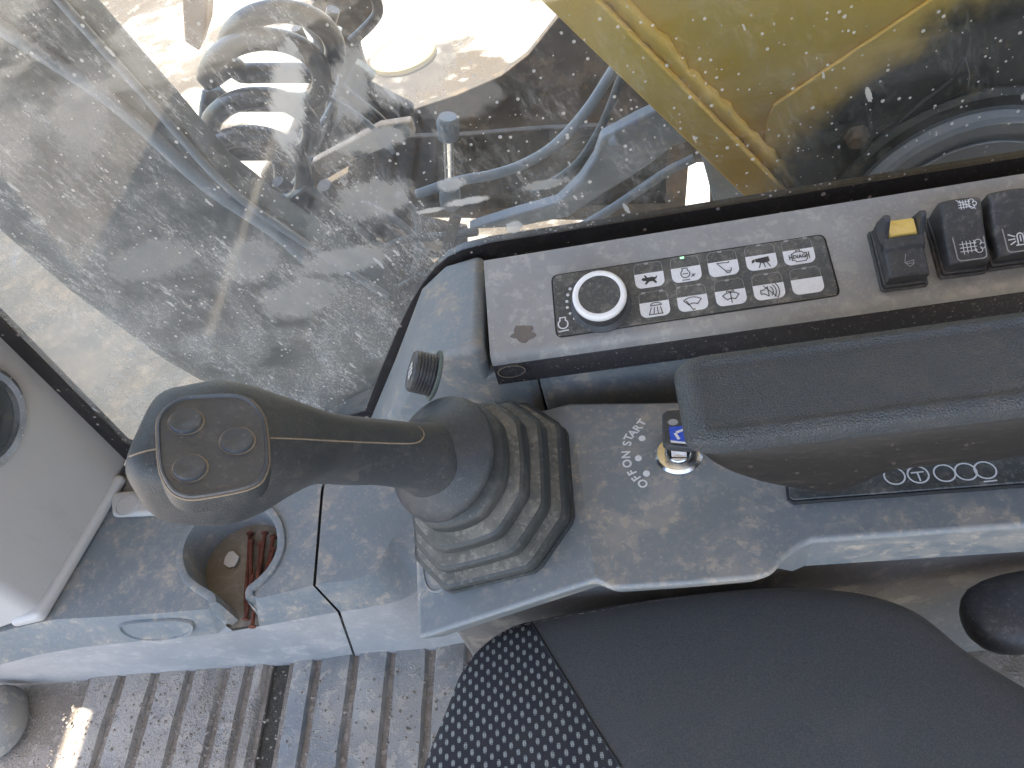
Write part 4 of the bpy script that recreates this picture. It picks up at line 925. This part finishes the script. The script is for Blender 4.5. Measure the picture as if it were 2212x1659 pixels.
icons.append(([circ(0, -.006, .0105, 12, 50, 130), circ(0, -.006, .005, 10, 50, 130), [(-.0068, .002), (-.0032, -.0022)], [(.0068, .002), (.0032, -.0022)], [(0, -.005), (0, .0052)], [(0, .0052), (-.0026, .0062), (-.0034, .005)], [(0, .0052), (.0026, .0062), (.0034, .005)]], []))
icons.append(([[(-.007, .0016), (-.007, -.0016), (-.0042, -.0018), (-.001, -.0044), (-.001, .0044), (-.0042, .0018), (-.007, .0016)], circ(-.003, 0, .006, 8, -40, 40), circ(-.003, 0, .0085, 8, -40, 40), circ(-.003, 0, .011, 8, -38, 38), [(-.004, .0056), (.005, -.0056)]], []))
icons.append(None)
ind = {0: [(-.001, 0)], 1: [(-.0015, 1)], 2: [(-.001, 0)], 3: [(0, 0)], 4: [(-.008, 0), (.0075, 0)], 5: [(-.008, 0), (.0075, 0)], 6: [(-.010, 0), (.0075, 0)], 7: [(-.001, 0)], 8: [(0, 0)], 9: [(0, 0)]}
b0_ = None
for i, (u, v) in enumerate(bpx):
    fr = tfr(u, v, .0014)
    if b0_ is None:
        bt = mesh('keypad_button', kv, kf_, M['key_white'], pan, smooth=0, mw=fr); b0_ = bt
    else: bt = dup(b0_, pan, fr)
    hw = BW / 2 - .0004; top = .0132
    arch = [(-hw, BH / 2), (-hw, top - .004)] + circ(-hw + .005, top - .001, .005, 6, 180, 110) + circ(hw - .005, top - .001, .005, 6, 70, 0) + [(hw, BH / 2)]
    ribbons('button_outline', fr, [arch], .00035, M['grey_print'], bt, lift=.0002)
    for (x, g) in ind[i]:
        ribbons('indicator', fr, [], .001, M['green'] if g else M['grey_print'], bt, fills=[[(x - .0017, top + .0022), (x + .0017, top + .0022), (x + .0017, top + .0042), (x - .0017, top + .0042)]], lift=.0006)
    if icons[i]:
        o = ribbons('icon', fr, icons[i][0], .00075, M['ink'], bt, fills=icons[i][1], lift=.0011)
        if i == 4:
            tv, tf = text_mesh('DIAG', .0046); mesh('icon_lettering', [fr @ (x + Vector((-.0001, -.0002, .0013))) for x in tv], tf, M['ink'], bt, smooth=0)
# rocker switches
def rocker(u, v, kind):
    fr = tfr(u, v, .0002) @ Matrix.Rotation(R(-1.0), 4, 'Z') @ Matrix.Diagonal((1, 1, 1.3, 1))
    def L(x, y, z): return fr @ Vector((x, y, z))
    hs = prism('rocker_switch', [L(x, y, 0) for x, y in rrect(.0365, .0560, .003)], TN * .0042, M['black'], pan, bevel=.0012)
    prism('inner_frame', [L(x, y, .004) for x, y in rrect(.0335, .0530, .003)], TN * .0035, M['black'], hs, bevel=.001)
    w = .0310
    pr = [(-.0235, .006), (-.0250, .0135), (-.0236, .0150), (-.010, .0166), (.004, .0196), (.016, .0236), (.0230, .0246), (.0255, .0225), (.0262, .016), (.0262, .006)]
    if kind == 0: pr = [(-.0235, .006), (-.0250, .0130), (-.0236, .0146), (-.004, .0162), (-.002, .0190), (.006, .0200), (.008, .0165), (.0235, .0165), (.0255, .006)]
    V = []; F = []
    secs = [(-w / 2, -.001), (-w / 2 + .0008, .0006), (-w / 2 + .0025, .0017), (-w / 4, .0026), (0, .0030), (w / 4, .0026), (w / 2 - .0025, .0017), (w / 2 - .0008, .0006), (w / 2, -.001)]
    rings = []
    for x, g in secs: rings.append([L(x, y, z + (g if z > .01 else 0)) for y, z in pr])
    rk = loft('rocker', rings, M['black'], hs, cap=True, closed=True, smooth=40, bevel=.0012)
    if kind == 0:
        for sx in (-1, 1):
            ck = [(-.002, .012), (-.002, .020), (.006, .0215), (.0145, .0325), (.0185, .0335), (.0215, .030), (.0262, .016), (.0262, .008)]
            prism('cheek', [L(sx * w / 2 * 1.0, y, z) for y, z in ck], fr.to_3x3() @ Vector((-sx * .0042, 0, 0)), M['black'], hs, bevel=.0014)
        loft('amber_lens', [[L(x * 1.0, y, .0160) for x, y in rrect(.0228, .0150, .002)], [L(x, y, .0206) for x, y in rrect(.0226, .0148, .002)], [L(x * .9, y * .86, .0222) for x, y in rrect(.0226, .0148, .002)], [L(x * .1, y * .1, .0214) for x, y in rrect(.02, .013, .002)]], M['yellow_lamp'], hs, smooth=50).matrix_basis = Matrix.Translation(fr.to_3x3() @ Vector((0, .0148, 0)))
        o = None
    return hs, fr, rk
def on_rocker(fr, y0, z0, y1, z1):
    """frame lying on the rocker's sloping face, origin half way"""
    a = fr @ Vector((0, y0, z0)); b = fr @ Vector((0, y1, z1)); ey = (b - a).normalized(); ex = (fr.to_3x3() @ Vector((1, 0, 0))).normalized(); n = ex.cross(ey)
    m = Matrix((ex, ey, n)).transposed().to_4x4(); return Matrix.Translation((a + b) / 2) @ m
rk1, f1, k1 = rocker(1936, 562, 0); rk2, f2, k2 = rocker(2060, 534, 1); rk3, f3, k3 = rocker(2163, 516, 1); rk4, f4, k4 = rocker(2268, 500, 1)
g = on_rocker(f1, -.0236, .0163, -.004, .0179)
ribbons('icon', g, [[(-.001, .0062), (-.0028, -.001)], [(-.0028, -.001), (.004, .0004), (.0036, -.0028), (.0004, -.0046), (-.0028, -.001)], [(-.0018, -.0018), (.0036, -.0022)]], .0005, M['grey_print'], rk1, lift=.0022)
def heat(g, parent, crossed, sc=1.0):
    ln = []
    for i in range(4):
        x = -.0052 + i * .0028
        ln.append([(x * sc, -.005 * sc + .0004 * i), (x * sc, .005 * sc)])
    for j in range(3): ln.append([(-.0075 * sc, (-.003 + .003 * j) * sc), (.0045 * sc, (-.003 + .003 * j) * sc)])
    cl = circ(.006 * sc, .003 * sc, .0024 * sc, 10, -60, 200) + []
    ln += [cl, circ(.0085 * sc, 0, .0024 * sc, 10, -120, 120), circ(.006 * sc, -.003 * sc, .0024 * sc, 10, -200, 60)]
    if crossed: ln.append([(-.009 * sc, .006 * sc), (.009 * sc, -.006 * sc)])
    ribbons('icon', g, ln, .00055, M['white'], parent, lift=.0024)
g = on_rocker(f2, -.0236, .0164, -.010, .0184); heat(g @ Matrix.Translation((.001, .003, 0)), rk2, False)
ribbons('rocker_rim', g, [[(-.0105, .012), (-.0098, -.003)] + circ(-.0068, -.0042, .003, 5, 180, 270) + [(.0085, -.0072)] + circ(.0085, -.0042, .003, 5, 270, 360) + [(.0118, .010)]], .0009, M['grey_print'], rk2, lift=.0024)
g = on_rocker(f2, .016, .0252, .0230, .0262); heat(g @ Matrix.Translation((.002, -.001, 0)), rk2, True, .72)
for rk, f in ((rk3, f3), (rk4, f4)):
    g = on_rocker(f, -.0236, .0164, -.010, .0184)
    ribbons('icon', g @ Matrix.Translation((.001, .003, 0)), [[(-.0036, -.0052), (.0036, -.0052)], [(-.0022, -.005), (-.0022, .002)] + circ(0, .002, .0022, 8, 180, 0) + [(.0022, -.005)], [(0, -.002), (0, .002)], [(-.0040, .002), (-.0082, .004)], [(-.0042, .000), (-.0084, -.0002)], [(-.0040, -.002), (-.0074, -.004)], [(.0040, .002), (.0082, .004)], [(.0042, .000), (.0084, -.0002)], [(.0036, .0042), (.0070, .0072)]], .001, M['white'], rk, lift=.0024)
    ribbons('rocker_rim', g, [[(-.0105, .012), (-.0098, -.003)] + circ(-.0068, -.0042, .003, 5, 180, 270) + [(.0085, -.0072)] + circ(.0085, -.0042, .003, 5, 270, 360) + [(.0118, .010)]], .0009, M['grey_print'], rk, lift=.0024)

# ------------------------------------------------------------------ right hand window
win = thing('side_window', (-0.3, GLY, CZ), 'large dirt streaked side window with black rubber edge', 'window')
inn = [(790, 882), (825, 790), (862, 702), (890, 645), (915, 605), (940, 573), (968, 549), (1000, 533), (1060, 518), (1200, 497), (1464, 455), (1700, 417), (1996, 368), (2260, 325)]
out_ = [(836, 890), (868, 822), (905, 745), (933, 688), (953, 648), (972, 612), (995, 588), (1022, 570), (1075, 556), (1210, 531), (1464, 484), (1700, 447), (1996, 402), (2260, 366)]
inn3 = [PY(u, v, GLY) for u, v in inn]; out3 = [PY(u, v + (9 if u > 1010 else 3), GLY) for u, v in out_]
i0, o0 = inn3[0], out3[0]
inn3 = [Vector((-0.648, GLY, 1.66)), Vector((-0.648, GLY, .440)), Vector((-0.640, GLY, .428)), Vector((-0.40, GLY, .428)), Vector((-0.355, GLY, .436))] + inn3 + [Vector((.80, GLY, inn3[-1].z))]
out3 = [Vector((-0.668, GLY, 1.66)), Vector((-0.668, GLY, .410)), Vector((-0.660, GLY, .404)), Vector((-0.385, GLY, .404)), Vector((-0.330, GLY, .408))] + out3 + [Vector((.80, GLY, out3[-1].z))]
ci, co = inn3, out3
V = []; F = []
for a, b in zip(ci, co): V += [a + Vector((0, -.0042, 0)), b + Vector((0, -.0042, 0)), a + Vector((0, .006, 0)), b + Vector((0, .006, 0))]
for i in range(len(ci) - 1):
    q, r = 4 * i, 4 * i + 4; F += [[q, q + 1, r + 1, r], [q + 2, r + 2, r + 3, q + 3], [q, r, r + 2, q + 2], [q + 1, q + 3, r + 3, r + 1]]
mesh('rubber_edge', V, F, M['frit'], win, smooth=50)
mid = [(a * .5 + b * .5) for a, b in zip(ci, co)]
pane = [p.copy() for p in mid] + [Vector((.80, GLY, 1.66))]
GI, GO = glass_mat(True), glass_mat(False)
mesh('pane', [p + Vector((0, -.002, 0)) for p in pane], [list(range(len(pane)))], GI, win, smooth=0)
mesh('pane_outer_face', [p + Vector((0, .003, 0)) for p in pane], [list(range(len(pane)))], GO, win, smooth=0)

# ------------------------------------------------------------------ outside: boom
BY = 0.87
e0 = PY(1640, 410, BY); e1 = PY(1225, 0, BY); bu = (e1 - e0).normalized(); bw = Vector((-bu.z, 0, bu.x));
if bw.x < 0: bw = -bw
STAIN = PY(2150, 430, BY); STAIN_R = (PY(1839, 189, BY) - STAIN).length * 1.06
M['boom'] = boom_paint()
bm_ = thing('boom', PY(2000, 330, BY), 'big yellow boom beam with weld seam and black oily foot', 'boom')
f0 = e0 - bu * 0.45
sp = [f0, e0 + bu * 2.6, e0 + bu * 2.6 + bw * .85, f0 + bw * .95]
prism('side_plate', sp, (0, .48, 0), M['boom'], bm_, bevel=.004)
bp = [f0 - bw * .012, e0 + bu * 2.6 - bw * .012, e0 + bu * 2.6 + bw * .030, f0 + bw * .030]
prism('bottom_plate', [p + Vector((0, -.028, 0)) for p in bp], (0, .536, 0), M['boom'], bm_, bevel=.004)
wp = [f0 + bw * .036 + Vector((0, -.006, 0)) + bu * .012 * i + Vector((random.uniform(-1, 1), 0, random.uniform(-1, 1))) * .0016 for i in range(140)]
tube('weld_bead', wp, lambda s_: .011 + .0022 * math.sin(s_ * 520) + .001 * math.sin(s_ * 91), M['boom'], bm_, seg=10)
rf = [PY(u, v, BY) for u, v in ((2080, -54), (1990, 5), (1840, 105), (1668, 222), (1652, 262), (1650, 300), (1648, 400))]
rf += [rf[-1] + Vector((.1, 0, -.25)), rf[-1] + Vector((.6, 0, -.25)), rf[-1] + Vector((.9, 0, .6))]
prism('doubler_plate', [p + Vector((0, -.007, 0)) for p in rf], (0, .006, 0), M['boom'], bm_, bevel=.0025)
cp = [PY(u, v, BY - .02) for u, v in ((1872, 385), (1995, 290), (2210, 238))]
def circum(a, b, c):
    ax, ay, bx, by, cx, cy = a.x, a.z, b.x, b.z, c.x, c.z
    d = 2 * (ax * (by - cy) + bx * (cy - ay) + cx * (ay - by))
    ux = ((ax * ax + ay * ay) * (by - cy) + (bx * bx + by * by) * (cy - ay) + (cx * cx + cy * cy) * (ay - by)) / d
    uy = ((ax * ax + ay * ay) * (cx - bx) + (bx * bx + by * by) * (ax - cx) + (cx * cx + cy * cy) * (bx - ax)) / d
    return Vector((ux, a.y, uy))
pcn = circum(*cp); prr = (cp[1] - pcn).length
bf = frame(Vector((pcn.x, BY - .006, pcn.z)), (0, -1, 0), (1, 0, 0))
boss = lathe('pin_boss', [(prr * 1.10, -.004), (prr * 1.10, .004), (prr * 1.06, .010), (prr, .012), (prr * .99, .026), (prr * .95, .030), (prr * .86, .030), (prr * .85, .026), (prr * .80, .026), (prr * .79, .031), (prr * .3, .034), (0, .034)], M['steel_blue'], bm_, bf, seg=96, smooth=30)
lathe('boss_collar', [(prr * 1.16, -.002), (prr * 1.16, .006), (prr * 1.12, .012), (prr * 1.04, .013)], M['boom'], bm_, bf, seg=96, cap=False, smooth=30)
gf = PY(1850, 292, BY - .005)
lathe('grease_fitting', [(.016, 0), (.016, .006), (.013, .009), (.011, .020), (.007, .023), (0, .023)], M['brown'], bm_, frame(gf, (-.3, -1, .2)), seg=6, smooth=20)
gs = [(2088, 122), (2098, 160), (2094, 196), (2062, 212), (1990, 246), (1940, 268), (2000, 215), (2060, 170)]
prism('gusset', [PY(u, v, BY - .012) for u, v in gs], (0, .012, 0), M['boom'], bm_, bevel=.003)

# ------------------------------------------------------------------ outside: hoses and clutter
def hose(px, y, rpx, mat, name, label, cat='hose', n=10, zoff=None):
    ys = y if isinstance(y, (list, tuple)) else [y] * len(px)
    pts = [PY(u, v, yy) for (u, v), yy in zip(px, ys)]
    p = pts[len(pts) // 2]; r = rpx / FPX * (p - CAM).dot(FWD)
    o = tube(name, catmull(pts, n), r, M[mat], seg=14); return tag(o, label, cat)
hose([(1420, 40), (1340, 130), (1270, 235), (1200, 312), (1130, 355), (1060, 378), (985, 392), (900, 420)], 1.06, 11, 'hose_grey', 'hydraulic_hose', 'thin grey blue hose curving down from the boom')
hose([(1420, 70), (1352, 150), (1318, 230), (1290, 290), (1240, 360), (1150, 420)], 1.14, 9, 'steel_dark', 'hydraulic_hose', 'dark straight hose just right of the thin grey hose')
pg = [(1300, 300), (1380, 258), (1449, 226), (1560, 190), (1760, 300), (1760, 450), (1545, 450), (1530, 390), (1516, 341), (1491, 308), (1455, 318), (1400, 360), (1345, 396), (1290, 430), (1229, 470), (1120, 492), (1010, 498), (1100, 470), (1205, 440), (1254, 392), (1285, 345)]
o = prism('guard_plate', [PY(u, v, 1.08) for u, v in pg], (0, .03, 0), M['steel_blue'], bevel=.006); tag(o, 'smooth blue grey steel guard sweeping left under the boom', 'guard')
hose([(1500, 342), (1440, 372), (1380, 412), (1320, 452), (1250, 492), (1180, 520)], 1.0, 10, 'hose_grey', 'hydraulic_hose', 'grey hose below the blue grey guard, just above the sill')
# coil of black hose
cth = thing('hose_coil', PY(560, 400, 1.12), 'coil of black hydraulic hose beyond the glass', 'hose')
path = []
loops = [((606, 110), 118, 86), ((572, 172), 124, 88), ((562, 286), 112, 76), ((540, 384), 118, 92)]
for (c_u, c_v), ru, rv in loops:
    for k in range(16):
        t = math.pi * (1.0 - 2 * k / 16)
        y = 1.12 + 0.075 * (-math.sin(t)) if True else 1.12
        path.append(PY(c_u + ru * math.cos(t) + 0, c_v - rv * max(math.sin(t), -0.55), 1.12 - 0.05 * math.sin(t)))
tube('hose', catmull(path, 3), 0.0155, M['hose'], cth, seg=14)
hose([(640, 330), (690, 180), (700, 110), (640, 30), (560, -60)], 1.2, 8, 'hose_grey', 'wiring_conduit', 'thin grey conduit rising behind the hose coil', 'conduit')
hose([(690, 200), (760, 240), (820, 290), (850, 330)], 1.2, 6, 'hose_grey', 'wiring_conduit', 'short thin conduit running right from the coil', 'conduit')
hose([(800, -30), (815, 30), (760, 90)], 1.25, 12, 'hose', 'hydraulic_hose', 'black hose end at the top edge left of the bright patch')
# chrome piston rod
a = PY(968, 275, 1.16); b = PY(972, 425, 1.16)
rod = thing('piston_rod', b, 'upright bright chrome piston rod with clevis ends', 'rod')
tube('rod', [a, b], .0095, M['chrome'], rod, seg=20)
for p in (a, b): lathe('clevis', [(.017, -.02), (.019, -.012), (.019, .012), (.015, .02)], M['steel_blue'], rod, frame(p, (a - b)), seg=16, smooth=30)
# dusty bracket with holes
br = thing('pierced_bracket', PY(790, 330, 1.22), 'dusty tan bracket with round holes left of the piston rod', 'bracket')
bo = [(672, 352), (760, 305), (820, 272), (888, 262), (898, 292), (830, 320), (760, 350), (690, 380)]
prism('plate', [PY(u, v, 1.22) for u, v in bo], (0, .02, 0), M['tan'], br, bevel=.004)
for u, v in ((778, 326), (830, 300), (866, 285)):
    c_ = PY(u, v, 1.2185); lathe('hole', [(.016, 0), (.016, .0012), (.012, .0016), (.011, .0003), (0, .0003)], M['steel_dark'], br, frame(c_, (0, -1, 0)), seg=20)
# dark machine body behind, muddy deck, clutter bars
o = prism('upper_structure', [PY(u, v, 1.62) for u, v in ((890, 236), (985, 205), (1082, 163), (1140, 118), (1250, -20), (1900, -20), (1900, 480), (1536, 480), (1534, 352), (1488, 352), (1478, 480), (880, 470))], (0, .02, 0), M['brown'], bevel=.003); tag(o, 'mud brown steel body of the machine behind the hoses', 'machine body')
o = prism('dark_ledge', [PY(u, v, 1.33) for u, v in ((800, 300), (1010, 292), (1180, 278), (1400, 270), (1440, 330), (1440, 440), (820, 460))], (0, .015, 0), M['deck'], bevel=.003); tag(o, 'dark oily ledge below the brown machine body', 'ledge')
o = prism('machine_deck', [(-1.0, .72, -.02), (.9, .72, -.02), (.9, 1.44, -.02), (-.75, 1.44, -.02)], (0, 0, -.05), M['deck'], bevel=.01); tag(o, 'dark muddy deck plate outside the window', 'deck')
bars = [((640, 420), (905, 640), 1.10, 26, 'steel_dark', 'dark steel bar leaning across the lower glass'), ((735, 425), (940, 600), 1.2, 18, 'deck', 'narrow dark bar beside the leaning steel bar'), ((700, 470), (960, 540), 1.3, 12, 'tan', 'thin muddy rod lying across the deck'),
        ((820, 520), (760, 640), 1.15, 7, 'tan', 'short pale rod leaning low behind the glass'), ((985, 470), (960, 560), 1.0, 12, 'brown', 'stubby brown post near the window corner')]
for a_, b_, y, w_, mt, lab in bars:
    p, q = PY(*a_, y), PY(*b_, y); r = w_ / FPX * (p - CAM).dot(FWD)
    ax = (q - p).normalized(); s_ = ax.cross(Vector((0, 1, 0))).normalized() * r; d_ = Vector((0, r * 1.2, 0))
    o = prism('steel_bar', [p - s_, p + s_, q + s_, q - s_], d_, M[mt], bevel=r * .2); tag(o, lab, 'bar')
# dark frame behind the coil with hoses tied into it
fr_o = thing('swing_frame', PY(760, 560, 1.47), 'dark oily steel frame with lugs behind the hoses', 'steel frame')
prism('frame_plate', [PY(u, v, 1.47) for u, v in ((664, -30), (834, -30), (775, 100), (800, 190), (892, 236), (905, 480), (1010, 500), (1010, 640), (860, 660), (640, 500), (560, 380), (618, 300), (668, 180), (690, 90))], (0, .03, 0), M['deck'], fr_o, bevel=.006)
for (u, v, w_, h_, a_) in ((700, 90, 30, 60, 20), (770, 180, 26, 70, 35), (740, 390, 60, 22, -30), (820, 430, 46, 20, -25), (690, 440, 50, 26, -45), (880, 545, 50, 30, 10), (800, 560, 40, 60, 40), (930, 600, 36, 22, 15), (720, 250, 22, 60, 30)):
    ca, sa = math.cos(R(a_)), math.sin(R(a_))
    q_ = [PY(u + x * ca - y * sa, v + x * sa + y * ca, 1.44) for x, y in ((-w_, -h_ / 2), (w_, -h_ / 2), (w_ * .8, h_ / 2), (-w_ * .7, h_ / 2))]
    prism('lug', q_, (0, .025, 0), M[random.choice(['steel_dark', 'brown', 'steel_dark', 'deck', 'steel_blue'])], fr_o, bevel=.004)
hb = thing('hose_bundle', PY(780, 520, 1.3), 'tangle of dark and grey hoses between coil and piston rod', 'hoses')
hs_ = [([(640, 60), (690, 150), (760, 210), (830, 270), (870, 350)], 1.36, 12, 'hose'), ([(720, 20), (700, 110), (720, 190), (700, 300), (640, 400)], 1.34, 14, 'hose'), ([(660, 140), (705, 100), (740, 130), (720, 220), (680, 290)], 1.30, 7, 'hose_grey'),
       ([(600, 390), (660, 440), (720, 520), (780, 600), (860, 680)], 1.20, 13, 'hose'), ([(700, 400), (760, 470), (840, 540), (930, 590)], 1.25, 15, 'hose'), ([(650, 430), (740, 430), (830, 460), (900, 520), (930, 600)], 1.28, 9, 'hose_grey'),
       ([(760, 620), (800, 560), (870, 520), (960, 510), (1030, 500)], 1.15, 9, 'steel_dark'), ([(840, 640), (900, 600), (960, 590), (1010, 560)], 1.05, 11, 'hose'), ([(560, 300), (600, 360), (600, 430), (640, 500)], 1.22, 10, 'hose'), ([(860, 420), (900, 470), (900, 560), (870, 640)], 1.2, 8, 'hose_grey')]
for px_, y_, r_, m_ in hs_:
    pts = [PY(u, v, y_ + random.uniform(-.03, .03)) for u, v in px_]; rr = r_ / FPX * (pts[1] - CAM).dot(FWD)
    tube('hose', catmull(pts, 8), rr, M[m_], hb, seg=10)
# chips of dried mud and pale debris lying on the deck
V = []; F = []
for i in range(260):
    u = random.gauss(800, 110); v = random.gauss(470, 80)
    p_ = P(u, v, -.015)
    if not (.75 < p_.y < 1.42 and -1 < p_.x < .8): continue
    r_ = .004 + .018 * random.random() ** 2.5; b = len(V)
    for k in range(5):
        t_ = 2 * math.pi * k / 5 + random.random(); V.append(p_ + Vector((math.cos(t_) * r_ * random.uniform(.5, 1.6), math.sin(t_) * r_, 0)))
    V.append(p_ + Vector((0, 0, r_ * .5))); F += [[b + k, b + (k + 1) % 5, b + 5] for k in range(5)]
tag(mesh('deck_debris', V, F, M['tan'], smooth=0), 'pale dried mud chips scattered on the dark deck', 'mud', kind='stuff')
# plank on the sunlit ground, and a yellow disc added for the amber glow
o = prism('wooden_plank', [PY(u, v, 3.2) for u, v in ((388, -60), (452, -60), (446, 60), (430, 112), (398, 92))], (0, .12, 0), dusty('plank_wood', (0.10, 0.06, 0.03), dust=(0.16, 0.11, 0.07), s1=4, s2=30, rough=.8, speck=0), bevel=.01); tag(o, 'brown timber plank standing on the sunlit ground left of the coil', 'plank')
lathe('amber_glow_disc', [(.22, 0), (.22, .03), (.20, .045), (.185, .03), (0, .03)], plain('amber_glow_tone', (0.58, 0.41, 0.16), .5), None, frame(P(872, 125, -1.24), (0, 0, 1)), seg=40, smooth=40)
tag(bpy.data.objects['amber_glow_disc'], 'round pale yellow disc added for the amber glow over the sunlit ground', 'disc')
# large dark guard running up and forward beyond the front corner of the glass
gp = [(840, 640), (620, 498), (480, 392), (300, 190), (130, 0), (-60, -220), (-330, -60), (-260, 300), (0, 512), (150, 640), (350, 785), (430, 830), (700, 900), (900, 800)]
gd = thing('cylinder_guard', PY(600, 800, .95), 'wide dark steel guard slanting up behind the dirty glass', 'guard')
prism('guard_panel', [PY(u, v, .95) for u, v in gp], (0, .08, 0), M['steel_dark'], gd, bevel=.02, bseg=4)
tube('guard_rib', catmull([PY(u, v, .945) for u, v in ((660, 560), (590, 498), (440, 396), (250, 225), (0, 58), (-80, 0))], 6), .010, M['steel_blue'], gd, seg=10)
tube('guard_edge', catmull([PY(u, v, .945) for u, v in ((838, 640), (620, 500), (480, 394), (300, 192), (130, 2), (-20, -170))], 6), .006, M['steel_blue'], gd, seg=10)
# track frame added over the bright ground, shade put into its dark colour
o = prism('added_track_frame', [(-4.2, .70, -.55), (-.75, .70, -.55), (-.75, 2.3, -.55), (-4.2, 3.2, -.55)], (0, 0, -.4), M['shade_toned_mud'], bevel=.03); tag(o, 'added crawler track frame, coloured dark as if shaded, down beyond the front pillar', 'track')
